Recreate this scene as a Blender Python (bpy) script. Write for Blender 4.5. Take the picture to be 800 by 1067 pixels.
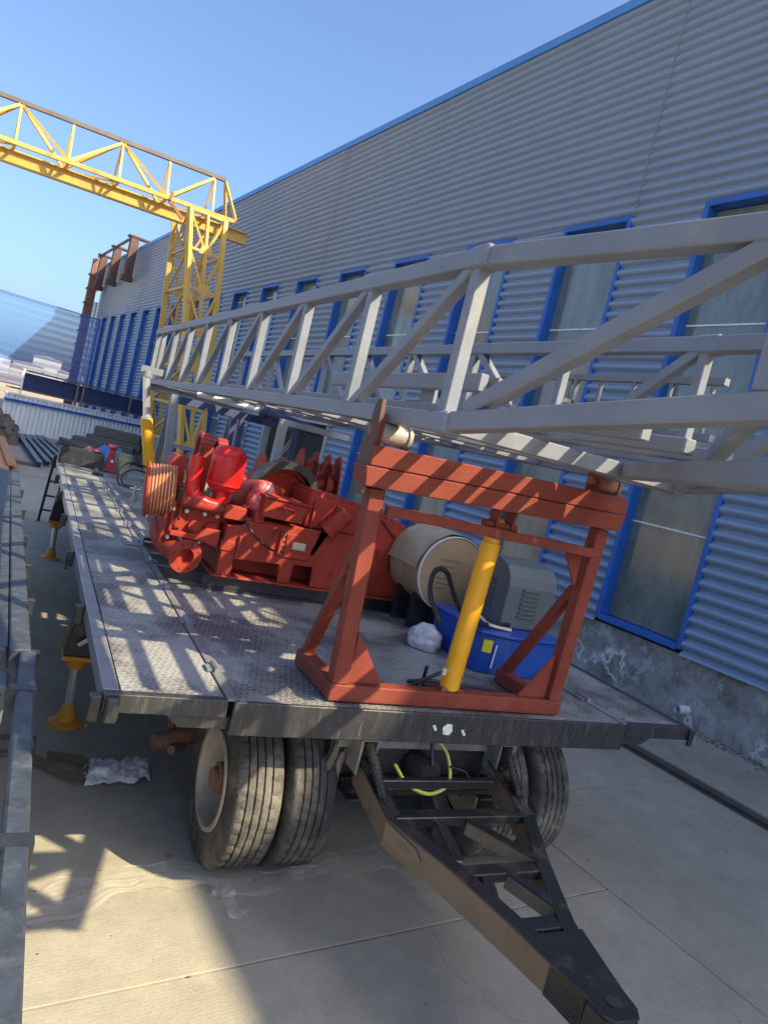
import bpy, bmesh, math, random
from mathutils import Vector, Matrix, noise
random.seed(7)
R = math.radians
for o in list(bpy.data.objects): bpy.data.objects.remove(o)
scene = bpy.context.scene
COL = scene.collection

# ------------------------------------------------------------------ camera
cam_d = bpy.data.cameras.new('camera'); cam = bpy.data.objects.new('camera', cam_d); COL.objects.link(cam)
cam_d.sensor_fit = 'HORIZONTAL'; cam_d.sensor_width = 36.0; cam_d.lens = 36.0 * 740 / 800
cam_d.clip_start = 0.05; cam_d.clip_end = 6000
MX = Matrix(((0.87146551, -0.17953382, -0.45641589, 0.0),
             (-0.42920427, 0.17117066, -0.8868395, 0.0),
             (0.23734269, 0.96874569, 0.07211264, 2.5), (0, 0, 0, 1)))
cam.matrix_world = MX
scene.camera = cam

# ------------------------------------------------------------------ sky, sun, exposure
SUN = Vector((0.75, -0.85, 1.0)).normalized()          # towards the sun
world = bpy.data.worlds.new('World'); scene.world = world; world.use_nodes = True
wn_ = world.node_tree.nodes; wl_ = world.node_tree.links
bg = wn_['Background']; sky = wn_.new('ShaderNodeTexSky'); sky.sky_type = 'NISHITA'; sky.sun_disc = False
sky.sun_elevation = math.asin(SUN.z); sky.sun_rotation = math.atan2(SUN.x, SUN.y)
sky.air_density = 1.0; sky.dust_density = 3.6; sky.ozone_density = 6.0; sky.altitude = 0
wl_.new(sky.outputs['Color'], bg.inputs['Color']); bg.inputs['Strength'].default_value = 0.13
sd = bpy.data.lights.new('sun', 'SUN'); so = bpy.data.objects.new('sun', sd); COL.objects.link(so)
sd.energy = 4.4; sd.angle = R(0.5); sd.color = (1.0, 0.86, 0.56)
so.rotation_euler = (-SUN).to_track_quat('-Z', 'Y').to_euler(); so.location = (8, -8, 20)
vs = scene.view_settings; vs.view_transform = 'Standard'; vs.look = 'None'; vs.exposure = 1.2; vs.gamma = 1; vs.use_curve_mapping = False
scene.render.engine = 'CYCLES'

# ------------------------------------------------------------------ helpers
V = Vector
ORG = {}
def T(name, label=None, cat=None, loc=(0, 0, 0), rz=0, group=None, kind=None, absolute=True):
    o = bpy.data.objects.new(name, None); COL.objects.link(o); o.location = loc; o.rotation_euler = (0, 0, rz)
    o.empty_display_size = 0.2
    if label: o['label'] = label
    if cat: o['category'] = cat
    if group: o['group'] = group
    if kind: o['kind'] = kind
    ORG[o.name] = V(loc) if absolute else V((0, 0, 0))
    return o

def tag(o, label=None, cat=None, group=None, kind=None):
    for k, v in (('label', label), ('category', cat), ('group', group), ('kind', kind)):
        if v: o[k] = v
    return o

def basis(d, up=(0, 0, 1)):
    d = V(d).normalized(); up = V(up)
    if abs(d.dot(up)) > 0.98: up = V((0, 1, 0)) if abs(d.y) < 0.9 else V((1, 0, 0))
    s = d.cross(up).normalized(); u = s.cross(d).normalized()
    return s, u, d

class B:
    def __init__(self): self.v = []; self.f = []
    def add(self, vs, fs):
        n = len(self.v); self.v += [V(a) for a in vs]; self.f += [tuple(i + n for i in f) for f in fs]; return self
    def box(self, c, s, rz=0, m=None):
        x, y, z = [a / 2 for a in s]
        pts = [V((a * x, b * y, e * z)) for e in (-1, 1) for a, b in ((-1, -1), (1, -1), (1, 1), (-1, 1))]
        if m is None: m = Matrix.Rotation(rz, 3, 'Z')
        return self.add([m @ p + V(c) for p in pts], [(3, 2, 1, 0), (4, 5, 6, 7), (0, 1, 5, 4), (1, 2, 6, 5), (2, 3, 7, 6), (3, 0, 4, 7)])
    def bb(self, x0, x1, y0, y1, z0, z1):
        return self.box(((x0 + x1) / 2, (y0 + y1) / 2, (z0 + z1) / 2), (abs(x1 - x0), abs(y1 - y0), abs(z1 - z0)))
    def bar(self, p, q, w, h, up=(0, 0, 1), e=0):
        p, q = V(p), V(q); s, u, d = basis(q - p, up); p = p - d * e; q = q + d * e
        pts = []
        for a in (p, q):
            for i, j in ((-1, -1), (1, -1), (1, 1), (-1, 1)): pts.append(a + s * (i * w / 2) + u * (j * h / 2))
        return self.add(pts, [(0, 1, 2, 3), (7, 6, 5, 4), (0, 4, 5, 1), (1, 5, 6, 2), (2, 6, 7, 3), (3, 7, 4, 0)])
    def channel(self, p, q, w, h, t, up=(0, 0, 1), side=1):
        # C section: web plus two flanges
        p, q = V(p), V(q); s, u, d = basis(q - p, up)
        off = s * (side * (w / 2 - t / 2))
        self.bar(p - off, q - off, t, h, up)
        o2 = s * (side * t / 2)
        self.bar(p + u * (h / 2 - t / 2) + o2, q + u * (h / 2 - t / 2) + o2, w - t, t, up)
        self.bar(p - u * (h / 2 - t / 2) + o2, q - u * (h / 2 - t / 2) + o2, w - t, t, up)
        return self
    def ibeam(self, p, q, w, h, t, up=(0, 0, 1)):
        p, q = V(p), V(q); s, u, d = basis(q - p, up)
        self.bar(p, q, t, h - 2 * t, up)
        self.bar(p + u * (h / 2 - t / 2), q + u * (h / 2 - t / 2), w, t, up)
        self.bar(p - u * (h / 2 - t / 2), q - u * (h / 2 - t / 2), w, t, up); return self
    def tube(self, p, q, r, n=14, r2=None, cap=True):
        p, q = V(p), V(q); s, u, d = basis(q - p); r2 = r if r2 is None else r2
        pts = []
        for a, rr in ((p, r), (q, r2)):
            for i in range(n):
                t = 2 * math.pi * i / n; pts.append(a + s * (rr * math.cos(t)) + u * (rr * math.sin(t)))
        fs = [(i, (i + 1) % n, n + (i + 1) % n, n + i) for i in range(n)]
        if cap: fs += [tuple(range(n))[::-1], tuple(range(n, 2 * n))]
        return self.add(pts, fs)
    def path(self, pts, r, n=8, cap=True):
        pts = [V(p) for p in pts]; rings = []; s = None
        for i, p in enumerate(pts):
            d = (pts[min(i + 1, len(pts) - 1)] - pts[max(i - 1, 0)]).normalized()
            if s is None: s, u, _ = basis(d)
            else:
                s = (s - d * s.dot(d)).normalized(); u = s.cross(d).normalized()
            rings.append([p + s * (r * math.cos(2 * math.pi * k / n)) + u * (r * math.sin(2 * math.pi * k / n)) for k in range(n)])
        vs = [v for g in rings for v in g]; fs = []
        for i in range(len(rings) - 1):
            for k in range(n): fs.append((i * n + k, i * n + (k + 1) % n, (i + 1) * n + (k + 1) % n, (i + 1) * n + k))
        if cap: fs += [tuple(range(n))[::-1], tuple(range((len(rings) - 1) * n, len(rings) * n))]
        return self.add(vs, fs)
    def lathe(self, prof, o, axis, n=32, closed=False):
        s, u, d = basis(axis); o = V(o); m = len(prof); vs = []; fs = []
        for i in range(n):
            t = 2 * math.pi * i / n; e = s * math.cos(t) + u * math.sin(t)
            vs += [o + e * r + d * h for r, h in prof]
        for i in range(n):
            j = (i + 1) % n
            for k in range(m if closed else m - 1):
                k2 = (k + 1) % m; fs.append((i * m + k, j * m + k, j * m + k2, i * m + k2))
        return self.add(vs, fs)
    def prism(self, poly, o, e1, e2, e3):
        # polygon in the plane (e1, e2) at o, pushed along e3
        o, e1, e2, e3 = V(o), V(e1), V(e2), V(e3); n = len(poly)
        a = [o + e1 * x + e2 * y for x, y in poly]; b = [p + e3 for p in a]
        return self.add(a + b, [tuple(range(n))[::-1], tuple(range(n, 2 * n))] + [(i, (i + 1) % n, n + (i + 1) % n, n + i) for i in range(n)])
    def out(self, name, mat, parent=None, bev=0.0, smooth=False, label=None, cat=None, group=None, kind=None, seg=1, org=None):
        me = bpy.data.meshes.new(name)
        og = ORG[parent.name] if parent is not None else V(org if org else (0, 0, 0))
        me.from_pydata([tuple(v - og) for v in self.v], [], self.f); me.validate()
        bm = bmesh.new(); bm.from_mesh(me); bmesh.ops.recalc_face_normals(bm, faces=bm.faces); bm.to_mesh(me); bm.free()
        me.materials.append(mat)
        if smooth:
            for p in me.polygons: p.use_smooth = True
        o = bpy.data.objects.new(name, me); COL.objects.link(o)
        if parent is not None: o.parent = parent; ORG[o.name] = og
        else: o.location = og; ORG[o.name] = og
        if smooth == 'auto':
            try: me.set_sharp_from_angle(angle=R(35))
            except Exception: pass
        if bev:
            md = o.modifiers.new('bevel', 'BEVEL'); md.width = bev; md.segments = seg; md.limit_method = 'ANGLE'; md.angle_limit = R(40)
        return tag(o, label, cat, group, kind)

def cat_(pts, n=8):
    pts = [V(p) for p in pts]; P = [pts[0] * 2 - pts[1]] + pts + [pts[-1] * 2 - pts[-2]]; o = []
    for i in range(1, len(P) - 2):
        for k in range(n):
            t = k / n; a, b, c, d = P[i - 1:i + 3]
            o.append(0.5 * ((2 * b) + (c - a) * t + (2 * a - 5 * b + 4 * c - d) * t * t + (3 * b - a - 3 * c + d) * t ** 3))
    return o + [pts[-1]]

# ------------------------------------------------------------------ materials
def srgb(r, g, b):
    f = lambda c: ((c / 255 + 0.055) / 1.055) ** 2.4 if c > 10 else c / 255 / 12.92
    return (f(r), f(g), f(b))

def pm(name, col, rough=0.5, metal=0.0, var=0.15, scale=5.0, bump=0.1, bscale=40.0, dirt=None, damt=0.5, dscale=2.0, spec=0.5, streak=None, coat=0.0, bdist=0.01, grime=None, gamt=0.3, gscale=3.0):
    m = bpy.data.materials.new(name); m.use_nodes = True; N = m.node_tree.nodes; L = m.node_tree.links
    b = N['Principled BSDF']; tc = N.new('ShaderNodeTexCoord'); co = tc.outputs['Object']
    if streak:
        mp = N.new('ShaderNodeMapping'); mp.inputs['Scale'].default_value = streak; L.new(co, mp.inputs[0]); sco = mp.outputs[0]
    else: sco = co
    n1 = N.new('ShaderNodeTexNoise'); n1.inputs['Scale'].default_value = scale; n1.inputs['Detail'].default_value = 7; n1.inputs['Roughness'].default_value = 0.62
    L.new(sco, n1.inputs['Vector'])
    r1 = N.new('ShaderNodeValToRGB'); L.new(n1.outputs[0], r1.inputs[0])
    r1.color_ramp.elements[0].position = 0.3; r1.color_ramp.elements[1].position = 0.72
    r1.color_ramp.elements[0].color = tuple(c * (1 - var) for c in col) + (1,)
    r1.color_ramp.elements[1].color = tuple(min(1, c * (1 + var)) for c in col) + (1,)
    cout = r1.outputs[0]
    rr = N.new('ShaderNodeMapRange'); rr.inputs[3].default_value = max(0.05, rough - 0.12); rr.inputs[4].default_value = min(1, rough + 0.15)
    L.new(n1.outputs[0], rr.inputs[0]); L.new(rr.outputs[0], b.inputs['Roughness'])
    if dirt:
        n2 = N.new('ShaderNodeTexNoise'); n2.inputs['Scale'].default_value = dscale; n2.inputs['Detail'].default_value = 9; n2.inputs['Roughness'].default_value = 0.7
        L.new(sco, n2.inputs['Vector'])
        r2 = N.new('ShaderNodeValToRGB'); L.new(n2.outputs[0], r2.inputs[0])
        r2.color_ramp.elements[0].position = 0.62 - 0.3 * damt; r2.color_ramp.elements[1].position = 0.8 - 0.2 * damt
        mx = N.new('ShaderNodeMix'); mx.data_type = 'RGBA'
        L.new(r2.outputs[0], mx.inputs[0]); L.new(cout, mx.inputs[6]); mx.inputs[7].default_value = tuple(dirt) + (1,)
        cout = mx.outputs[2]
    if grime:
        n4 = N.new('ShaderNodeTexNoise'); n4.inputs['Scale'].default_value = gscale; n4.inputs['Detail'].default_value = 10; n4.inputs['Roughness'].default_value = 0.75
        mp4 = N.new('ShaderNodeMapping'); mp4.inputs['Location'].default_value = (3.7, 1.9, 5.3); mp4.inputs['Scale'].default_value = (1.6, 1.6, 0.7); L.new(co, mp4.inputs[0]); L.new(mp4.outputs[0], n4.inputs['Vector'])
        r4 = N.new('ShaderNodeValToRGB'); L.new(n4.outputs[0], r4.inputs[0]); r4.color_ramp.elements[0].position = 0.66 - 0.3 * gamt; r4.color_ramp.elements[1].position = 0.74 - 0.15 * gamt
        m4 = N.new('ShaderNodeMix'); m4.data_type = 'RGBA'; L.new(r4.outputs[0], m4.inputs[0]); L.new(cout, m4.inputs[6]); m4.inputs[7].default_value = tuple(grime) + (1,); cout = m4.outputs[2]
    L.new(cout, b.inputs['Base Color']); b.inputs['Metallic'].default_value = metal
    b.inputs['Specular IOR Level'].default_value = spec; b.inputs['Coat Weight'].default_value = coat
    if bump:
        n3 = N.new('ShaderNodeTexNoise'); n3.inputs['Scale'].default_value = bscale; n3.inputs['Detail'].default_value = 5; L.new(co, n3.inputs['Vector'])
        bp = N.new('ShaderNodeBump'); bp.inputs['Strength'].default_value = bump; bp.inputs['Distance'].default_value = bdist
        L.new(n3.outputs[0], bp.inputs['Height']); L.new(bp.outputs[0], b.inputs['Normal'])
    return m

M = {}
M['clad'] = pm('wall_cladding', (0.225, 0.295, 0.41), 0.34, 0.0, 0.05, 0.9, 0.04, 20, dirt=(0.2, 0.275, 0.395), damt=0.15, dscale=0.5, streak=(1, 1.2, 0.5), spec=0.55)
M['blue'] = pm('blue_paint', (0.02, 0.12, 0.46), 0.45, 0, 0.15, 3, 0.05, 30, dirt=(0.06, 0.12, 0.26), damt=0.2)
M['fascia'] = pm('fascia_blue', (0.09, 0.27, 0.62), 0.45, 0, 0.1, 1, 0.03)
M['steel'] = pm('grey_primer_steel', (0.19, 0.205, 0.245), 0.48, 0.0, 0.14, 3.5, 0.08, 50, dirt=(0.30, 0.27, 0.25), damt=0.15, dscale=3, spec=0.45, grime=(0.15, 0.085, 0.055), gamt=0.05, gscale=6)
M['redox'] = pm('red_oxide_primer', (0.2, 0.044, 0.03), 0.55, 0, 0.16, 5, 0.1, 50, dirt=(0.24, 0.08, 0.055), damt=0.22, dscale=4, spec=0.2, grime=(0.34, 0.16, 0.11), gamt=0.12, gscale=7)
M['redpump'] = pm('pump_red', (0.335, 0.042, 0.026), 0.55, 0, 0.14, 5, 0.12, 60, dirt=(0.2, 0.036, 0.026), damt=0.25, dscale=4, spec=0.22, grime=(0.055, 0.022, 0.018), gamt=0.35, gscale=5)
M['redbright'] = pm('bright_red', (0.62, 0.012, 0.012), 0.33, 0, 0.06, 4, 0.03, 30)
M['yellow'] = pm('yellow_paint', (0.70, 0.34, 0.006), 0.38, 0, 0.1, 6, 0.05, 40, dirt=(0.42, 0.22, 0.03), damt=0.2, dscale=6, grime=(0.12, 0.08, 0.04), gamt=0.05, gscale=9)
M['crane'] = pm('crane_yellow', (0.60, 0.38, 0.085), 0.5, 0, 0.15, 2, 0.05, 20, dirt=(0.35, 0.17, 0.06), damt=0.3, dscale=2)
M['craneb'] = pm('crane_dark_top', (0.16, 0.13, 0.12), 0.6, 0, 0.2, 3, 0.05)
M['jack'] = pm('jack_orange', (0.55, 0.25, 0.02), 0.5, 0, 0.2, 6, 0.1, 50, dirt=(0.2, 0.12, 0.06), damt=0.3, dscale=6)
M['black'] = pm('black_paint', (0.022, 0.023, 0.027), 0.42, 0, 0.3, 6, 0.12, 40, dirt=(0.09, 0.085, 0.08), damt=0.28, dscale=5)
M['chassis'] = pm('chassis_black', (0.03, 0.031, 0.036), 0.38, 0, 0.3, 5, 0.15, 60, dirt=(0.12, 0.11, 0.10), damt=0.25, dscale=6, streak=(6, 6, 1))
M['drawbar'] = pm('drawbar_black', (0.022, 0.021, 0.022), 0.22, 0.0, 0.3, 5, 0.12, 60, dirt=(0.13, 0.10, 0.07), damt=0.3, dscale=3)
M['brownprimer'] = pm('brown_primer', (0.155, 0.115, 0.08), 0.4, 0, 0.15, 4, 0.1, 50, dirt=(0.04, 0.035, 0.03), damt=0.25, dscale=5)
M['rubber'] = pm('tyre_rubber', (0.06, 0.057, 0.054), 0.85, 0, 0.3, 9, 0.5, 70, dirt=(0.2, 0.18, 0.15), damt=0.6, dscale=4, spec=0.3)
M['rim'] = pm('rim_steel', (0.42, 0.39, 0.34), 0.5, 0.2, 0.2, 6, 0.1, 40, dirt=(0.2, 0.16, 0.11), damt=0.35, dscale=5)
M['hose'] = pm('black_hose', (0.018, 0.018, 0.02), 0.45, 0, 0.2, 8, 0.1)
M['chrome'] = pm('chrome_rod', (0.62, 0.64, 0.68), 0.22, 0.7, 0.05, 5, 0.0)
M['white'] = pm('white_plastic', (0.72, 0.72, 0.74), 0.5, 0, 0.08, 6, 0.1, 20)
M['cloth'] = pm('white_rag', (0.6, 0.58, 0.6), 0.85, 0, 0.15, 12, 0.3, 40)
M['bag'] = pm('plastic_bag', (0.5, 0.49, 0.53), 0.3, 0, 0.1, 8, 0.35, 25, bdist=0.02)
M['redbag'] = pm('red_white_wrap', (0.62, 0.07, 0.08), 0.22, 0, 0.3, 9, 0.4, 25, dirt=(0.75, 0.6, 0.58), damt=0.5, dscale=9, bdist=0.02)
M['card'] = pm('cardboard', (0.33, 0.235, 0.15), 0.85, 0, 0.12, 6, 0.1, 60, dirt=(0.30, 0.21, 0.13), damt=0.3, dscale=3, streak=(1, 1, 3))
M['wrap'] = pm('grey_wrap', (0.30, 0.28, 0.26), 0.5, 0, 0.1, 6, 0.3, 18, bdist=0.02)
M['tanwrap'] = pm('tan_wrap', (0.40, 0.32, 0.22), 0.6, 0, 0.15, 6, 0.3, 18, dirt=(0.45, 0.42, 0.38), damt=0.3, dscale=4, bdist=0.02)
M['tankblue'] = pm('tank_blue', (0.012, 0.07, 0.36), 0.35, 0, 0.12, 5, 0.04, 30)
M['hood'] = pm('motor_grey', (0.10, 0.12, 0.135), 0.45, 0, 0.1, 5, 0.04, 40)
M['label'] = pm('yellow_label', (0.65, 0.6, 0.03), 0.5, 0, 0.1, 40, 0)
M['ink'] = pm('print_ink', (0.18, 0.12, 0.08), 0.8, 0, 0.3, 60, 0)
M['bronze'] = pm('sheave_bare_metal', (0.62, 0.30, 0.17), 0.35, 0.5, 0.15, 8, 0.05)
M['brass'] = pm('valve_steel', (0.5, 0.47, 0.43), 0.35, 0.6, 0.2, 12, 0.1)
M['rust'] = pm('rusty_steel', (0.23, 0.115, 0.075), 0.8, 0, 0.3, 5, 0.2, 30)
M['darkrust'] = pm('dark_rusty_plate', (0.10, 0.05, 0.04), 0.7, 0, 0.3, 6, 0.15, 40)
M['plankw'] = pm('weathered_plank', (0.42, 0.22, 0.11), 0.85, 0, 0.3, 6, 0.2, 40, streak=(8, 1, 8))
M['timber'] = pm('old_timber', (0.13, 0.12, 0.105), 0.9, 0, 0.35, 4, 0.3, 30, streak=(6, 1, 6))
M['channel'] = pm('channel_steel', (0.17, 0.185, 0.22), 0.5, 0.1, 0.15, 4, 0.05)
M['dirt'] = pm('rubble_earth', (0.16, 0.13, 0.10), 0.95, 0, 0.4, 4, 0.5, 12, bdist=0.05)
M['tarp'] = pm('blue_tarp', (0.07, 0.2, 0.42), 0.5, 0, 0.15, 3, 0.3, 14, bdist=0.03)
M['cream'] = pm('white_sheet_wall', (0.82, 0.84, 0.82), 0.55, 0, 0.08, 2, 0.05, 20, dirt=(0.42, 0.42, 0.4), damt=0.25, dscale=1.5, streak=(3, 3, 0.6))
M['olive'] = pm('bucket_olive', (0.36, 0.36, 0.20), 0.6, 0, 0.12, 6, 0.05)
M['conered'] = pm('stand_red', (0.30, 0.02, 0.025), 0.5, 0, 0.12, 6, 0.05)
M['navy'] = pm('navy_panel', (0.035, 0.05, 0.13), 0.6, 0, 0.2, 2, 0.1)
M['flap'] = pm('muddy_flap', (0.15, 0.125, 0.09), 0.45, 0, 0.35, 7, 0.5, 18, dirt=(0.3, 0.27, 0.21), damt=0.35, dscale=6, bdist=0.03)
M['strap'] = pm('webbing_strap', (0.10, 0.075, 0.05), 0.9, 0, 0.3, 20, 0.2)
M['olivehose'] = pm('yellow_green_hose', (0.45, 0.52, 0.08), 0.4, 0, 0.1, 8, 0)
M['paintmark'] = pm('white_paint_mark', (0.62, 0.68, 0.66), 0.6, 0, 0.2, 40, 0.1)
M['town'] = pm('distant_town_wall', (0.42, 0.43, 0.45), 0.9, 0, 0.15, 0.05, 0)
M['townr'] = pm('distant_roof', (0.26, 0.22, 0.22), 0.9, 0, 0.2, 0.05, 0)
M['interior'] = pm('dark_interior', (0.03, 0.033, 0.036), 0.9, 0, 0.3, 2, 0.1)
M['curtain'] = pm('strip_curtain', (0.022, 0.026, 0.028), 0.85, 0, 0.4, 3, 0.1, 10, streak=(1, 4, 0.3))
M['roof'] = pm('roof_sheet', (0.30, 0.31, 0.33), 0.6, 0, 0.1, 1, 0)
M['doorframe'] = pm('door_frame_grey', (0.34, 0.36, 0.38), 0.5, 0, 0.1, 3, 0.05)

def glass_mat():
    m = bpy.data.materials.new('dusty_window_glass'); m.use_nodes = True; N = m.node_tree.nodes; L = m.node_tree.links
    b = N['Principled BSDF']; tc = N.new('ShaderNodeTexCoord')
    mp = N.new('ShaderNodeMapping'); mp.inputs['Scale'].default_value = (1, 1.6, 0.5); L.new(tc.outputs['Object'], mp.inputs[0])
    n = N.new('ShaderNodeTexNoise'); n.inputs['Scale'].default_value = 1.6; n.inputs['Detail'].default_value = 8; n.inputs['Roughness'].default_value = 0.65; L.new(mp.outputs[0], n.inputs['Vector'])
    r = N.new('ShaderNodeValToRGB'); L.new(n.outputs[0], r.inputs[0])
    r.color_ramp.elements[0].position = 0.32; r.color_ramp.elements[0].color = (0.10, 0.125, 0.115, 1)
    r.color_ramp.elements[1].position = 0.75; r.color_ramp.elements[1].color = (0.25, 0.28, 0.255, 1)
    L.new(r.outputs[0], b.inputs['Base Color'])
    mr = N.new('ShaderNodeMapRange'); mr.inputs[3].default_value = 0.03; mr.inputs[4].default_value = 0.25; L.new(n.outputs[0], mr.inputs[0]); L.new(mr.outputs[0], b.inputs['Roughness'])
    b.inputs['Specular IOR Level'].default_value = 0.9
    return m
M['glass'] = glass_mat()

def plaster_mat():
    m = bpy.data.materials.new('peeling_plaster'); m.use_nodes = True; N = m.node_tree.nodes; L = m.node_tree.links
    b = N['Principled BSDF']; tc = N.new('ShaderNodeTexCoord')
    def noi(s, d=8, rg=0.65, sc=None):
        n = N.new('ShaderNodeTexNoise'); n.inputs['Scale'].default_value = s; n.inputs['Detail'].default_value = d; n.inputs['Roughness'].default_value = rg
        if sc:
            mp = N.new('ShaderNodeMapping'); mp.inputs['Scale'].default_value = sc; L.new(tc.outputs['Object'], mp.inputs[0]); L.new(mp.outputs[0], n.inputs['Vector'])
        else: L.new(tc.outputs['Object'], n.inputs['Vector'])
        return n
    n1 = noi(2.2); r1 = N.new('ShaderNodeValToRGB'); L.new(n1.outputs[0], r1.inputs[0]); cr = r1.color_ramp
    cr.elements[0].position = 0.33; cr.elements[0].color = (0.13, 0.125, 0.12, 1); cr.elements[1].position = 0.66; cr.elements[1].color = (0.40, 0.39, 0.385, 1)
    e = cr.elements.new(0.5); e.color = (0.27, 0.265, 0.255, 1)
    n2 = noi(1.5, 6, 0.55); r2 = N.new('ShaderNodeValToRGB'); L.new(n2.outputs[0], r2.inputs[0]); c2 = r2.color_ramp; c2.interpolation = 'LINEAR'
    c2.elements[0].position = 0.585; c2.elements[0].color = (0, 0, 0, 1); c2.elements[1].position = 0.60; c2.elements[1].color = (1, 1, 1, 1)
    e = c2.elements.new(0.615); e.color = (1, 1, 1, 1); e = c2.elements.new(0.63); e.color = (0, 0, 0, 1)
    n6 = noi(0.9, 3, 0.5); r6 = N.new('ShaderNodeValToRGB'); L.new(n6.outputs[0], r6.inputs[0]); r6.color_ramp.elements[0].position = 0.46; r6.color_ramp.elements[1].position = 0.56
    mk = N.new('ShaderNodeMath'); mk.operation = 'MULTIPLY'; L.new(r2.outputs[0], mk.inputs[0]); L.new(r6.outputs[0], mk.inputs[1])
    n8 = noi(3.2, 9, 0.7); r8 = N.new('ShaderNodeValToRGB'); L.new(n8.outputs[0], r8.inputs[0]); r8.color_ramp.elements[0].position = 0.53; r8.color_ramp.elements[1].position = 0.57; r8.color_ramp.elements[1].color = (0.75, 0.75, 0.75, 1)
    mp8 = N.new('ShaderNodeMix'); mp8.data_type = 'RGBA'; L.new(r8.outputs[0], mp8.inputs[0]); L.new(r1.outputs[0], mp8.inputs[6]); mp8.inputs[7].default_value = (0.42, 0.42, 0.43, 1)
    mx = N.new('ShaderNodeMix'); mx.data_type = 'RGBA'; L.new(mk.outputs[0], mx.inputs[0]); L.new(mp8.outputs[2], mx.inputs[6]); mx.inputs[7].default_value = (0.62, 0.62, 0.64, 1)
    n4 = noi(9, 6, 0.7, (1, 1, 0.5)); r4 = N.new('ShaderNodeValToRGB'); L.new(n4.outputs[0], r4.inputs[0]); r4.color_ramp.elements[0].position = 0.58; r4.color_ramp.elements[1].position = 0.7
    mx2 = N.new('ShaderNodeMix'); mx2.data_type = 'RGBA'; L.new(r4.outputs[0], mx2.inputs[0]); L.new(mx.outputs[2], mx2.inputs[6]); mx2.inputs[7].default_value = (0.10, 0.09, 0.085, 1)
    L.new(mx2.outputs[2], b.inputs['Base Color']); b.inputs['Roughness'].default_value = 0.9
    bp = N.new('ShaderNodeBump'); bp.inputs['Strength'].default_value = 0.6; bp.inputs['Distance'].default_value = 0.02; L.new(n1.outputs[0], bp.inputs['Height']); L.new(bp.outputs[0], b.inputs['Normal'])
    return m
M['plaster'] = plaster_mat()

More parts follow.
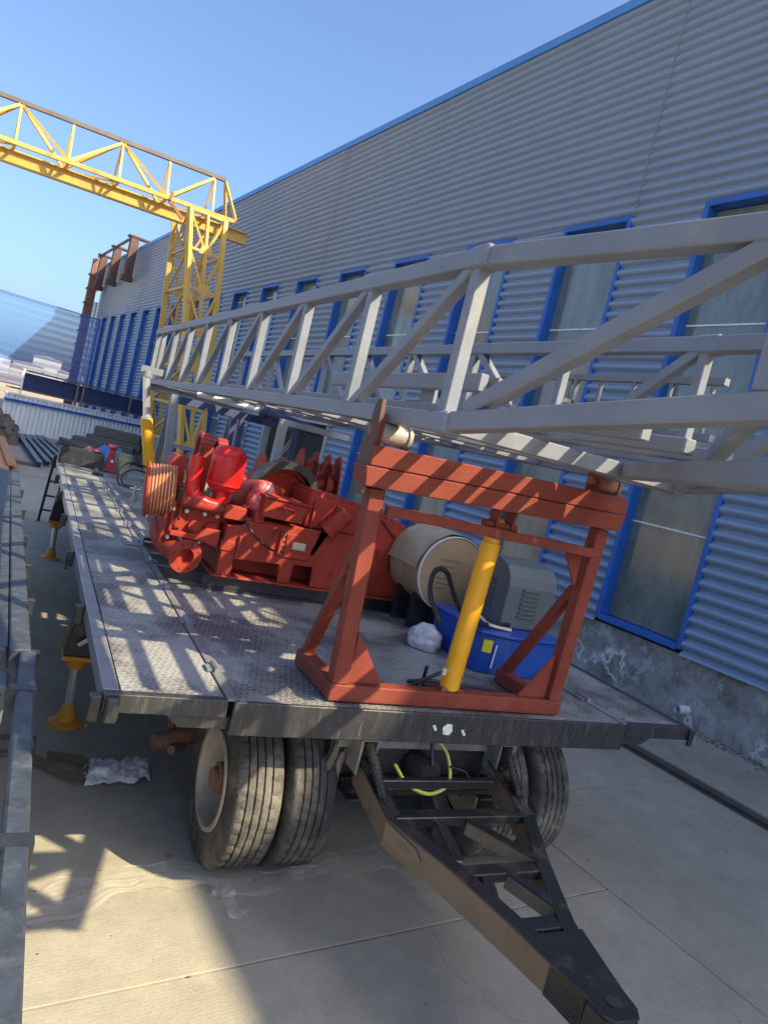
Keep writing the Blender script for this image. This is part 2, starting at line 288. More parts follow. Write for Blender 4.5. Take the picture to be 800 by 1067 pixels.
def concrete_mat():
    m = bpy.data.materials.new('yard_concrete'); m.use_nodes = True; N = m.node_tree.nodes; L = m.node_tree.links
    b = N['Principled BSDF']; tc = N.new('ShaderNodeTexCoord'); co = tc.outputs['Object']
    def noi(s, d, rg, sc=(1, 1, 1)):
        mp = N.new('ShaderNodeMapping'); mp.inputs['Scale'].default_value = sc; L.new(co, mp.inputs[0])
        n = N.new('ShaderNodeTexNoise'); n.inputs['Scale'].default_value = s; n.inputs['Detail'].default_value = d; n.inputs['Roughness'].default_value = rg; L.new(mp.outputs[0], n.inputs['Vector']); return n
    def ramp(n, p0, c0, p1, c1):
        r = N.new('ShaderNodeValToRGB'); L.new(n.outputs[0], r.inputs[0]); r.color_ramp.elements[0].position = p0; r.color_ramp.elements[0].color = tuple(c0) + (1,)
        r.color_ramp.elements[1].position = p1; r.color_ramp.elements[1].color = tuple(c1) + (1,); return r
    def mix(f, a, c, mode='MIX', fac=None):
        x = N.new('ShaderNodeMix'); x.data_type = 'RGBA'; x.blend_type = mode
        if f is not None: L.new(f, x.inputs[0])
        else: x.inputs[0].default_value = fac
        L.new(a, x.inputs[6])
        if isinstance(c, tuple): x.inputs[7].default_value = c
        else: L.new(c, x.inputs[7])
        return x.outputs[2]
    n1 = noi(0.55, 9, 0.62); c = ramp(n1, 0.3, (0.305, 0.275, 0.22), 0.7, (0.41, 0.375, 0.305)).outputs[0]
    n2 = noi(3.5, 8, 0.7); k = ramp(n2, 0.3, (0.72, 0.72, 0.72), 0.72, (1.1, 1.1, 1.1)).outputs[0]; c = mix(None, c, k, 'MULTIPLY', 0.7)
    n3 = noi(2.0, 9, 0.75, (1, 0.35, 1)); f = ramp(n3, 0.56, (0, 0, 0), 0.78, (0.55, 0.55, 0.55)).outputs[0]; c = mix(f, c, (0.27, 0.25, 0.22, 1))
    n5 = noi(60, 3, 0.6); k5 = ramp(n5, 0.25, (0.8, 0.8, 0.8), 0.7, (1.08, 1.08, 1.08)).outputs[0]; c = mix(None, c, k5, 'MULTIPLY', 0.6)
    v = N.new('ShaderNodeTexVoronoi'); v.inputs['Scale'].default_value = 1.7; L.new(co, v.inputs['Vector'])
    rv = N.new('ShaderNodeValToRGB'); L.new(v.outputs['Distance'], rv.inputs[0]); rv.color_ramp.elements[0].position = 0.02; rv.color_ramp.elements[0].color = (0.6, 0.6, 0.6, 1); rv.color_ramp.elements[1].position = 0.06; rv.color_ramp.elements[1].color = (0, 0, 0, 1)
    c = mix(rv.outputs[0], c, (0.12, 0.09, 0.07, 1))
    nd = noi(1.3, 6, 0.6); vm = N.new('ShaderNodeVectorMath'); vm.operation = 'MULTIPLY_ADD'; L.new(nd.outputs['Color'], vm.inputs[0]); vm.inputs[1].default_value = (0.7, 0.7, 0.7); L.new(co, vm.inputs[2])
    vc = N.new('ShaderNodeTexVoronoi'); vc.feature = 'DISTANCE_TO_EDGE'; vc.inputs['Scale'].default_value = 0.33; L.new(vm.outputs[0], vc.inputs['Vector'])
    rc_ = N.new('ShaderNodeValToRGB'); L.new(vc.outputs['Distance'], rc_.inputs[0]); rc_.color_ramp.elements[0].position = 0.0005; rc_.color_ramp.elements[0].color = (0.3, 0.3, 0.3, 1); rc_.color_ramp.elements[1].position = 0.0022; rc_.color_ramp.elements[1].color = (0, 0, 0, 1)
    c = mix(rc_.outputs[0], c, (0.13, 0.115, 0.1, 1))
    n7 = noi(0.8, 5, 0.55); f7 = ramp(n7, 0.62, (0, 0, 0), 0.74, (0.45, 0.45, 0.45)).outputs[0]; c = mix(f7, c, (0.22, 0.20, 0.175, 1))
    L.new(c, b.inputs['Base Color']); b.inputs['Roughness'].default_value = 0.85; b.inputs['Specular IOR Level'].default_value = 0.3
    w = N.new('ShaderNodeTexWave'); w.inputs['Scale'].default_value = 16; w.inputs['Distortion'].default_value = 3.5; w.inputs['Detail'].default_value = 3; w.bands_direction = 'Y'; L.new(co, w.inputs['Vector'])
    ad = N.new('ShaderNodeMath'); ad.operation = 'MULTIPLY_ADD'; L.new(w.outputs[0], ad.inputs[0]); ad.inputs[1].default_value = 0.07; L.new(n2.outputs[0], ad.inputs[2])
    a2 = N.new('ShaderNodeMath'); a2.operation = 'MULTIPLY_ADD'; L.new(n5.outputs[0], a2.inputs[0]); a2.inputs[1].default_value = 0.4; L.new(ad.outputs[0], a2.inputs[2])
    bp = N.new('ShaderNodeBump'); bp.inputs['Strength'].default_value = 0.35; bp.inputs['Distance'].default_value = 0.012; L.new(a2.outputs[0], bp.inputs['Height']); L.new(bp.outputs[0], b.inputs['Normal'])
    return m
M['concrete'] = concrete_mat()
M['earth'] = pm('open_earth', (0.30, 0.24, 0.17), 0.95, 0, 0.25, 0.2, 0.2, 3)
M['joint'] = pm('joint_dirt', (0.07, 0.06, 0.05), 0.95, 0, 0.3, 8, 0.3)
M['rail'] = pm('rail_steel', (0.12, 0.095, 0.08), 0.5, 0.4, 0.3, 8, 0.1)

def tread_mat(name, base, dark):
    m = bpy.data.materials.new(name); m.use_nodes = True; N = m.node_tree.nodes; L = m.node_tree.links
    b = N['Principled BSDF']; tc = N.new('ShaderNodeTexCoord'); co = tc.outputs['Object']
    sx = N.new('ShaderNodeSeparateXYZ'); L.new(co, sx.inputs[0])
    def mt(op, a, c=None, d=None):
        n = N.new('ShaderNodeMath'); n.operation = op
        for i, q in enumerate((a, c, d)):
            if q is None: continue
            if isinstance(q, (int, float)): n.inputs[i].default_value = q
            else: L.new(q, n.inputs[i])
        return n.outputs[0]
    k = 2 * math.pi / 0.036
    u = mt('MULTIPLY', mt('ADD', sx.outputs[0], sx.outputs[1]), k * 0.7); w = mt('MULTIPLY', mt('SUBTRACT', sx.outputs[0], sx.outputs[1]), k * 0.7)
    a = mt('MULTIPLY', mt('SINE', u), mt('SINE', mt('MULTIPLY', w, 0.5)))
    c_ = mt('MULTIPLY', mt('COSINE', w), mt('COSINE', mt('MULTIPLY', u, 0.5)))
    h = mt('POWER', mt('MAXIMUM', mt('MAXIMUM', a, c_), 0.0), 0.7)
    n1 = N.new('ShaderNodeTexNoise'); n1.inputs['Scale'].default_value = 1.5; n1.inputs['Detail'].default_value = 9; n1.inputs['Roughness'].default_value = 0.7; L.new(co, n1.inputs['Vector'])
    r = N.new('ShaderNodeValToRGB'); L.new(n1.outputs[0], r.inputs[0]); cr = r.color_ramp
    cr.elements[0].position = 0.42; cr.elements[0].color = tuple(dark) + (1,); cr.elements[1].position = 0.55; cr.elements[1].color = tuple(base) + (1,)
    e = cr.elements.new(0.78); e.color = tuple(x * 1.25 for x in base) + (1,)
    n2 = N.new('ShaderNodeTexNoise'); n2.inputs['Scale'].default_value = 28; n2.inputs['Detail'].default_value = 6; n2.inputs['Roughness'].default_value = 0.7; L.new(co, n2.inputs['Vector'])
    mm = N.new('ShaderNodeMix'); mm.data_type = 'RGBA'; mm.blend_type = 'MULTIPLY'; mm.inputs[0].default_value = 0.45
    r2 = N.new('ShaderNodeValToRGB'); L.new(n2.outputs[0], r2.inputs[0]); r2.color_ramp.elements[0].position = 0.3; r2.color_ramp.elements[0].color = (0.55, 0.55, 0.55, 1); r2.color_ramp.elements[1].position = 0.65
    L.new(r.outputs[0], mm.inputs[6]); L.new(r2.outputs[0], mm.inputs[7])
    m2 = N.new('ShaderNodeMix'); m2.data_type = 'RGBA'; L.new(mt('MULTIPLY', h, 0.35), m2.inputs[0]); L.new(mm.outputs[2], m2.inputs[6]); m2.inputs[7].default_value = tuple(min(1, x * 1.5) for x in base) + (1,)
    L.new(m2.outputs[2], b.inputs['Base Color']); b.inputs['Metallic'].default_value = 0.25
    mr = N.new('ShaderNodeMapRange'); mr.inputs[3].default_value = 0.38; mr.inputs[4].default_value = 0.75; L.new(n1.outputs[0], mr.inputs[0]); L.new(mr.outputs[0], b.inputs['Roughness'])
    bp = N.new('ShaderNodeBump'); bp.inputs['Strength'].default_value = 0.8; bp.inputs['Distance'].default_value = 0.004; L.new(mt('MULTIPLY_ADD', n2.outputs[0], 0.3, h), bp.inputs['Height']); L.new(bp.outputs[0], b.inputs['Normal'])
    return m
M['tread'] = tread_mat('tread_plate', (0.32, 0.31, 0.295), (0.085, 0.08, 0.08))
M['edge'] = pm('deck_edge_steel', (0.21, 0.21, 0.225), 0.45, 0.25, 0.25, 6, 0.1, 40, dirt=(0.33, 0.32, 0.31), damt=0.35, dscale=5)
M['bluegrey'] = pm('blue_grey_steel', (0.035, 0.044, 0.06), 0.55, 0.0, 0.35, 9, 0.15, 40, dirt=(0.09, 0.096, 0.105), damt=0.4, dscale=11)
M['bluedark'] = pm('dark_blue_sheet', (0.07, 0.10, 0.18), 0.4, 0.1, 0.2, 4, 0.05)

def net_mat():
    m = bpy.data.materials.new('blue_windbreak_net'); m.use_nodes = True; N = m.node_tree.nodes; L = m.node_tree.links
    b = N['Principled BSDF']; o = N['Material Output']; tc = N.new('ShaderNodeTexCoord')
    w = N.new('ShaderNodeTexWave'); w.bands_direction = 'Z'; w.inputs['Scale'].default_value = 0.75; w.inputs['Distortion'].default_value = 1.2; w.inputs['Detail Scale'].default_value = 0.3; L.new(tc.outputs['Object'], w.inputs['Vector'])
    mr = N.new('ShaderNodeMapRange'); mr.inputs[3].default_value = 0.42; mr.inputs[4].default_value = 0.66; L.new(w.outputs[0], mr.inputs[0])
    b.inputs['Base Color'].default_value = (0.06, 0.19, 0.52, 1); b.inputs['Roughness'].default_value = 0.8
    t = N.new('ShaderNodeBsdfTransparent'); mx = N.new('ShaderNodeMixShader'); L.new(mr.outputs[0], mx.inputs[0]); L.new(t.outputs[0], mx.inputs[1]); L.new(b.outputs[0], mx.inputs[2]); L.new(mx.outputs[0], o.inputs['Surface'])
    return m
M['net'] = net_mat()
def film_mat():
    m = bpy.data.materials.new('plastic_film'); m.use_nodes = True; N = m.node_tree.nodes; L = m.node_tree.links
    b = N['Principled BSDF']; o = N['Material Output']; tc = N.new('ShaderNodeTexCoord')
    n = N.new('ShaderNodeTexNoise'); n.inputs['Scale'].default_value = 7; n.inputs['Detail'].default_value = 6; L.new(tc.outputs['Object'], n.inputs['Vector'])
    mr = N.new('ShaderNodeMapRange'); mr.inputs[1].default_value = 0.35; mr.inputs[2].default_value = 0.7; mr.inputs[3].default_value = 0.12; mr.inputs[4].default_value = 0.42; L.new(n.outputs[0], mr.inputs[0])
    b.inputs['Base Color'].default_value = (0.66, 0.62, 0.54, 1); b.inputs['Roughness'].default_value = 0.22
    t = N.new('ShaderNodeBsdfTransparent'); mx = N.new('ShaderNodeMixShader'); L.new(mr.outputs[0], mx.inputs[0]); L.new(t.outputs[0], mx.inputs[1]); L.new(b.outputs[0], mx.inputs[2]); L.new(mx.outputs[0], o.inputs['Surface'])
    return m
M['film'] = film_mat()

# ------------------------------------------------------------------ ground
AW = R(6.42); WN = V((math.cos(AW), math.sin(AW), 0)); WD = V((-math.sin(AW), math.cos(AW), 0))
def W(s, w, z=0): return WD * s + WN * w + V((0, 0, z))
gb = B(); gb.add([(-3000, -300, -0.06), (3000, -300, -0.06), (3000, 5000, -0.06), (-3000, 5000, -0.06)], [(0, 1, 2, 3)])
tag(gb.out('ground', M['earth']), kind='structure')
yard = T('yard_pavement', 'pale concrete yard of cast slabs', None, (0, 0, 0), AW, kind='structure', absolute=False)
del yard['label']
jb = B(); jb.bb(-25, 9.05, -8, 60, -0.055, -0.02); jb.out('joint_bed', M['joint'], yard)
cols = [(-14.0, -8.01), (-8.0, -1.635), (-1.625, 4.365), (4.375, 7.02), (7.36, 9.02)]
for x0, x1 in cols:
    y = -8.0 + random.uniform(0, 2)
    while y < 58:
        L_ = 5.2; y1 = min(y + L_ - 0.012, 60)
        sb = B(); sb.bb(x0, x1, y, y1, -0.05, random.uniform(-0.002, 0.002)); sb.out('concrete_slab', M['concrete'], yard, bev=0.004); y += L_
rb = B(); rb.bb(7.14, 7.19, -8, 60, -0.03, 0.012); rb.bb(7.19, 7.34, -8, 60, -0.03, -0.012); rb.out('crane_rail', M['rail'], yard)
db = B()
for i in range(2600):                      # grit and leaves swept against the wall foot
    s = random.uniform(2, 16); w = 9.0 - abs(random.gauss(0, 0.13)) - 0.02; r = random.uniform(0.004, 0.016)
    db.box((w, s, r * 0.3), (r * 2, r * 1.5, r * 0.7), random.uniform(0, 3))
db.out('wall_foot_grit', M['dirt'], yard, kind='stuff')
db = B()
for i in range(260):
    r = random.uniform(0.002, 0.006); db.box((random.uniform(-0.5, 8.9), random.uniform(1.5, 9.0), r * 0.4), (r * 2, r * 1.4, r), random.uniform(0, 3))
db.out('loose_grit', M['dirt'], yard, kind='stuff')

# ------------------------------------------------------------------ workshop building (local: x = out of wall, y = along it)
bld = T('workshop_building', 'long grey corrugated metal workshop with blue framed windows', 'building', tuple(WN * 9.0), AW, absolute=False)
PIT = 0.172; AMP = 0.043
def corr(y0, y1, z0, z1, dx=0.0):
    b = B(); n = int(round((z1 - z0) / PIT * 12)); vs = []; fs = []
    for i in range(n + 1):
        z = z0 + (z1 - z0) * i / n; x = -0.004 - 2 * AMP * (0.5 + 0.5 * math.cos(2 * math.pi * z / PIT)) ** 0.45 + dx
        vs += [(x, y0, z), (x, y1, z)]
    for i in range(n): fs.append((2 * i, 2 * i + 1, 2 * i + 3, 2 * i + 2))
    return b.add(vs, fs)
WB0, WP, WW = 5.55, 2.84, 1.5
ZT, ZB, ZR = 7.3, 0.95, 11.05
S0, S1 = -8.65 + 0.0, 55.2
y = S0; i = 0
while y < S1 - 0.1:
    y1 = min(y + 5.68, S1); o = corr(y - 0.04, y1, ZT, ZR, -0.012 * (i % 2)).out('corrugated_sheet', M['clad'], bld, smooth=True); y = y1; i += 1
wins = [WB0 + WP * k for k in range(-4, 17)]
def pier(a, b_, z0, z1): corr(a, b_, z0, z1).out('corrugated_sheet', M['clad'], bld, smooth=True)
DOOR = (16.91, 21.25, 3.02)
prev = S0
for yb in wins + [S1]:
    if yb - prev > 0.1:
        if abs(prev - 18.41) < 0.1: pier(prev, yb, 3.15, ZT - 0.001)
        else: pier(prev, yb, 0.87, ZT - 0.001)
    prev = yb + WW
bars_z = (2.5, 5.5, 6.95)
for yb in wins:
    if yb < -3: continue
    z0 = ZB; near = 16 < yb < 20.5
    if near: z0 = 3.2
    f = B(); J = 0.07
    f.bb(-0.085, 0.16, yb - 0.01, yb + J, z0, ZT); f.bb(-0.085, 0.16, yb + WW - J, yb + WW + 0.01, z0, ZT)
    f.bb(-0.09, 0.16, yb + J, yb + WW - J, ZT - 0.08, ZT + 0.01); f.bb(-0.10, 0.16, yb + J, yb + WW - J, z0 - 0.03, z0 + 0.05)
    fo = f.out('window', M['blue'], bld, bev=0.004)
    zz = [z0 + 0.05] + [z for z in bars_z if z > z0 + 0.3] + [ZT - 0.08]
    for a, c in zip(zz[:-1], zz[1:]):
        g = B(); g.bb(0.125, 0.135, yb + J, yb + WW - J, a + 0.012, c - 0.012); g.out('pane', M['glass'], fo)
    for z in zz[1:-1]:
        g = B(); g.bb(0.11, 0.14, yb + J, yb + WW - J, z - 0.012, z + 0.012); g.out('glazing_bar', M['cream'], fo)
pb = B(); pb.bb(0.0, 0.3, S0, 16.85, -0.05, 0.87); pb.bb(0.0, 0.3, 21.3, S1, -0.05, 0.87); pb.out('plinth', M['plaster'], bld)
f = B(); f.bb(-0.14, 0.1, S0 - 0.1, S1 + 0.1, ZR - 0.02, ZR + 0.15); f.out('fascia', M['fascia'], bld)
rf = B(); rf.add([(-0.02, S0, ZR + 0.1), (-0.02, S1, ZR + 0.1), (14, S1, ZR + 0.6), (14, S0, ZR + 0.6), (28, S1, ZR + 0.1), (28, S0, ZR + 0.1)], [(0, 1, 2, 3), (3, 2, 4, 5)]); rf.out('roof', M['roof'], bld)
ew = B(); ew.bb(0.02, 28, S1 - 0.1, S1, 0, ZR); ew.bb(0.02, 28, S0, S0 + 0.1, 0, ZR); ew.bb(27.9, 28, S0, S1, 0, ZR); ew.out('end_wall', M['clad'], bld)
iw = B(); iw.bb(0.9, 0.95, S0 + 0.1, S1 - 0.1, 0, ZR); iw.bb(0.17, 0.9, S0 + 0.1, S1 - 0.1, -0.04, 0.0); iw.out('inner_wall', M['interior'], bld)
# doorway
dr = B(); dr.bb(-0.12, 0.2, DOOR[0] - 0.02, DOOR[0] + 0.1, 0, 3.0); dr.bb(-0.12, 0.2, DOOR[1] - 0.12, DOOR[1], 0, 3.0); dr.bb(-0.2, 0.2, DOOR[0] - 0.1, DOOR[1] + 0.05, 3.0, 3.17)
dro = dr.out('door_frame', M['doorframe'], bld, bev=0.005)
y = DOOR[0] + 0.12
while y < DOOR[1] - 0.3:
    c = B(); c.bb(0.06 + random.uniform(-0.02, 0.03), 0.075, y, y + 0.26, 0.05, 2.98); c.out('curtain_strip', M['curtain'], dro); y += 0.25
# rusty roof brackets at the far end, corner post and downpipe
for s, zt, zb in ((45.0, 11.55, 9.1), (49.6, 11.5, 9.2), (54.0, 11.45, 9.2)):
    q = B(); q.bb(-0.75, -0.30, s - 0.25, s + 0.25, zb, zt); q.bb(-0.9, 0.3, s - 0.3, s + 0.3, zt, zt + 0.09); q.bb(-0.85, -0.22, s - 0.32, s + 0.32, zb - 0.06, zb + 0.2); q.out('column_bracket', M['darkrust'], bld)
q = B(); q.bar((-0.55, 45, 11.66), (-0.55, 56.0, 11.62), 0.12, 0.12); q.out('tie_rod', M['rust'], bld)
q = B(); q.bb(-0.9, -0.35, 55.5, 56.0, 0, 11.4)
for z in range(1, 11): q.bb(-1.0, -0.3, 55.45, 56.05, z + 0.2, z + 0.3)
q.out('corner_post', M['rust'], bld)
q = B(); q.tube((-0.30, 54.9, 0), (-0.30, 54.9, 8.4), 0.14); q.out('downpipe', M['white'], bld, smooth='auto')
q = B(); q.bb(-0.12, -0.07, 53.9, 54.75, 0.6, 4.6); q.out('side_door', M['doorframe'], bld)
q = B(); q.lathe([(0.055, 0), (0.055, 0.24), (0.042, 0.24), (0.042, 0.0)], (-0.23, 5.27, 0.21), (1, 0, 0), 20); q.out('drain_pipe', M['white'], bld, smooth='auto')

# ------------------------------------------------------------------ flatbed trailer under the rig
DZ = 1.2; YF, YR = 3.18, 13.1
XL, XH, XK, XR = 0.5, 1.09, 3.72, 4.36
tr = T('flatbed_trailer', 'long black flatbed rig trailer with fold-out tread plate wings', 'trailer', (2.4, 8.0, 0))
def plates(x0, x1, ys, z=DZ, holes=()):
    for a, c in zip(ys[:-1], ys[1:]):
        b = B(); b.bb(x0 + 0.004, x1 - 0.004, a + 0.005, c - 0.005, z - 0.012, z + random.uniform(-0.0015, 0.0015)); b.out('deck_plate', M['tread'], tr)
plates(XL + 0.075, XH - 0.03, [YF + 0.01, 6.06, 9.05, 10.55, 12.0, YR])
plates(XH + 0.03, XK - 0.02, [YF + 0.01, 4.4, 5.40])
plates(1.72, XK - 0.02, [5.40, 7.25])
plates(XH + 0.03, XK - 0.02, [7.25, 8.7, 10.2, 11.7, YR])
plates(XK + 0.02, XR - 0.06, [YF + 0.01, 6.06, 9.05, 12.0])
# wing frames
for nm, x0, x1 in (('L', XL, XH - 0.02), ('R', XK + 0.02, XR)):
    w = B(); yr = YR if nm == 'L' else 12.0
    wf = B(); wf.bb(x0, x1, YF - 0.004, YF + 0.05, DZ - 0.085, DZ + 0.002); wf.out('wing_front', M['chassis'], tr, bev=0.004)
    w.bb(x0, x1, yr - 0.05, yr, DZ - 0.085, DZ + 0.002)
    xo0, xo1 = (x0, x0 + 0.072) if nm == 'L' else (x1 - 0.058, x1)
    w.bb(xo0, xo1, YF + 0.05, yr - 0.05, DZ - 0.09, DZ + 0.003)
    w.out('wing_frame', M['edge'] if nm == 'L' else M['chassis'], tr, bev=0.006)
    j = B(); y = YF + 0.6
    while y < yr - 0.3:
        j.bb(x0 + 0.06, x1 - 0.03, y, y + 0.05, DZ - 0.08, DZ - 0.014); y += 0.7
    j.out('wing_rib', M['chassis'], tr)
for y in (3.17, 4.55, 6.05, 7.75, 9.4, 11.0):
    h = B(); h.bb(XL - 0.055, XL - 0.003, y, y + 0.055, DZ - 0.13, DZ - 0.01); h.bb(XL - 0.055, XL - 0.04, y - 0.012, y + 0.067, DZ - 0.16, DZ - 0.13); h.out('rope_hook', M['black'], tr, bev=0.006)
h = B(); h.bb(XL + 0.01, XL + 0.07, YF - 0.05, YF - 0.006, DZ - 0.12, DZ - 0.005); h.out('wing_latch', M['black'], tr, bev=0.01)
h = B(); h.bb(XR - 0.035, XR + 0.005, YF - 0.03, YF - 0.006, DZ - 0.12, DZ - 0.005); h.out('wing_latch', M['black'], tr, bev=0.006)
h = B(); h.prism([(0, 0), (0.2, 0), (0.28, 0.05), (0, 0.05)], (XK + 0.01, YF + 0.02, DZ - 0.14), (1, 0, 0), (0, 0, 1), (0, 0.06, 0)); h.out('wing_bracket', M['chassis'], tr)
h = B(); h.prism([(0, 0), (-0.25, 0), (-0.32, 0.06), (0, 0.06)], (XH + 0.02, YF + 0.02, DZ - 0.15), (1, 0, 0), (0, 0, 1), (0, 0.06, 0)); h.out('wing_bracket', M['chassis'], tr)
# hinge strips and hinge knuckles
for x in (XH, XK):
    h = B(); h.bar((x, YF + 0.01, DZ + 0.001), (x, YR, DZ + 0.001), 0.05, 0.012); h.out('hinge_strip', M['edge'], tr)
    y = YF + 0.35
    while y < YR:
        h = B(); h.tube((x, y, DZ + 0.018), (x, y + 0.13, DZ + 0.018), 0.017, 10); h.bb(x - 0.05, x + 0.05, y + 0.02, y + 0.11, DZ + 0.004, DZ + 0.014); h.out('hinge', M['edge'], tr); y += 0.82
h = B(); h.bb(XH - 0.16, XH + 0.0, 6.62, 6.9, DZ + 0.002, DZ + 0.012); h.bb(XH - 0.005, XH + 0.005, 6.62, 6.9, DZ + 0.012, DZ + 0.10); h.bb(XH + 0.005, XH + 0.10, 6.62, 6.9, DZ + 0.092, DZ + 0.102)
h.out('angle_bracket', M['edge'], tr)
# main frame: front beam, side rails, cross members
f = B(); f.bb(XH + 0.005, XK - 0.005, YF - 0.02, YF + 0.005, DZ - 0.165, DZ + 0.004); f.bb(XH + 0.005, XK - 0.005, YF + 0.005, YF + 0.09, DZ - 0.165, DZ - 0.15); f.out('front_beam', M['chassis'], tr, bev=0.004)
for x in (XH + 0.03, XK - 0.03):
    f = B(); f.bb(x - 0.02, x + 0.02, YF + 0.09, YR, DZ - 0.165, DZ - 0.016); f.out('side_rail', M['chassis'], tr)
for x in (1.95, 2.86):
    f = B(); f.ibeam((x, YF + 0.35, 0.86), (x, YR, 0.86), 0.14, 0.36, 0.02); f.out('chassis_rail', M['chassis'], tr)
y = YF + 0.5
while y < YR:
    f = B(); f.ibeam((XH + 0.06, y, DZ - 0.08), (XK - 0.06, y, DZ - 0.08), 0.07, 0.12, 0.012); f.out('cross_member', M['edge'], tr); y += 0.48
for k, (x0, z0, pts) in enumerate(((2.335, 1.118, [(-0.03, -0.045), (0.035, -0.05), (0.06, -0.01), (0.045, 0.05), (-0.01, 0.055), (-0.05, 0.02)]), (2.25, 1.125, [(-0.025, 0.02), (0.0, 0.03), (0.03, -0.015), (0.012, -0.03)]), (2.45, 1.105, [(-0.03, 0.02), (-0.01, 0.03), (0.03, -0.02), (0.008, -0.03)]))):
    f = B(); f.prism([(a * 0.62, c * 0.62) for a, c in pts], (x0, YF - 0.0205, z0), (1, 0, 0), (0, 0, 1), (0, -0.003, 0)); f.out('paint_mark', M['paintmark'], tr)
# wheels
def make_wheel(cx, y, side, outer):
    prof = [(0.275, -0.12), (0.34, -0.138), (0.42, -0.142), (0.46, -0.132), (0.476, -0.118)]
    for k in range(5):
        x0 = -0.112 + k * 0.0448; prof += [(0.479, x0 + 0.002), (0.4805, x0 + 0.018), (0.479, x0 + 0.036)]
        if k < 4: prof += [(0.462, x0 + 0.038), (0.462, x0 + 0.0436)]
    prof += [(0.476, 0.118), (0.46, 0.132), (0.42, 0.142), (0.34, 0.138), (0.275, 0.12)]
    t = B(); NS = 168; t.lathe(prof, (cx, y, 0.481), (1, 0, 0), NS); mm_ = len(prof); c_ = V((cx, y, 0.481))
    for i in range(NS):
        for j, (r_, h_) in enumerate(prof):
            if r_ > 0.4785:
                rib = int((h_ + 0.112) / 0.0448)
                if (i + rib) % 4 == 0 and (rib in (0, 4) or (i // 4) % 2 == rib % 2):
                    v = t.v[i * mm_ + j]; e = V((0, v.y - c_.y, v.z - c_.z)); t.v[i * mm_ + j] = v - e.normalized() * (0.009 if rib in (0, 4) else 0.006)
    wh = t.out('wheel', M['rubber'], tr, smooth='auto')
    r = B(); d = side
    r.lathe([(0.29, d * 0.13), (0.285, d * 0.142), (0.262, d * 0.14), (0.25, d * 0.10), (0.245, d * 0.0), (0.22, d * -0.06), (0.12, d * (-0.05 if outer else -0.06)), (0.0, d * -0.05)], (cx, y, 0.481), (1, 0, 0), 40)
    r.lathe([(0.29, -d * 0.13), (0.285, -d * 0.142), (0.262, -d * 0.14), (0.25, -d * 0.05)], (cx, y, 0.481), (1, 0, 0), 40)
    r.out('rim', M['rim'], wh, smooth='auto')
    if outer:
        hb = B(); hb.tube((cx + d * -0.05, y, 0.481), (cx + d * 0.1, y, 0.481), 0.09, 20); hb.tube((cx + d * 0.1, y, 0.481), (cx + d * 0.13, y, 0.481), 0.06, 16)
        for k in range(8):
            a = k * math.pi / 4; hb.tube((cx - d * 0.055, y + 0.16 * math.cos(a), 0.481 + 0.16 * math.sin(a)), (cx - d * 0.02, y + 0.16 * math.cos(a), 0.481 + 0.16 * math.sin(a)), 0.014, 6)
        hb.out('hub', M['rust'], wh)
for y in (3.80, 10.2, 11.4):
    for cx, sd_, ou in ((1.41, -1, True), (1.73, -1, False), (3.105, 1, False), (3.455, 1, True)): make_wheel(cx, y, sd_, ou)
    a = B(); a.tube((1.5, y, 0.481), (3.35, y, 0.481), 0.07, 14); a.out('axle', M['chassis'], tr)
    for x in (1.95, 2.86):
        s = B()
        for k in range(6): s.bar((x, y - 0.5 + 0.05 * k, 0.62 + 0.016 * k), (x, y + 0.5 - 0.05 * k, 0.62 + 0.016 * k), 0.09, 0.013)
        s.out('leaf_spring', M['chassis'], tr)
# turntable front sub-frame, air chamber and hoses
f = B(); f.bb(1.80, 3.05, 3.36, 3.42, 0.90, 0.98); f.out('subframe_front', M['edge'], tr, bev=0.004)
f = B(); f.bb(1.78, 3.06, 3.42, 3.5, 0.72, 1.03); f.out('subframe_web', M['black'], tr)
f = B(); f.tube((1.9, 3.32, 0.68), (2.95, 3.32, 0.68), 0.035, 12); f.out('pivot_tube', M['drawbar'], tr, smooth='auto')
f = B(); f.lathe([(0, -0.1), (0.06, -0.1), (0.085, -0.07), (0.085, 0.05), (0.07, 0.08), (0, 0.08)], (2.36, 3.33, 0.80), (0.2, -1, 0.1), 24); f.tube((2.36, 3.24, 0.86), (2.36, 3.3, 0.97), 0.012, 8); f.out('air_chamber', M['black'], tr, smooth='auto')
f = B(); f.path(cat_([(2.12, 3.26, 0.86), (2.2, 3.2, 0.77), (2.34, 3.17, 0.73), (2.47, 3.2, 0.78), (2.48, 3.28, 0.9), (2.40, 3.3, 0.99)]), 0.011, 8); f.out('air_hose', M['olivehose'], tr, smooth=True)
f = B(); f.path(cat_([(2.48, 3.24, 0.86), (2.58, 3.2, 0.84), (2.62, 3.2, 0.74), (2.6, 3.24, 0.68)]), 0.006, 6); f.out('cable', M['hose'], tr, smooth=True)
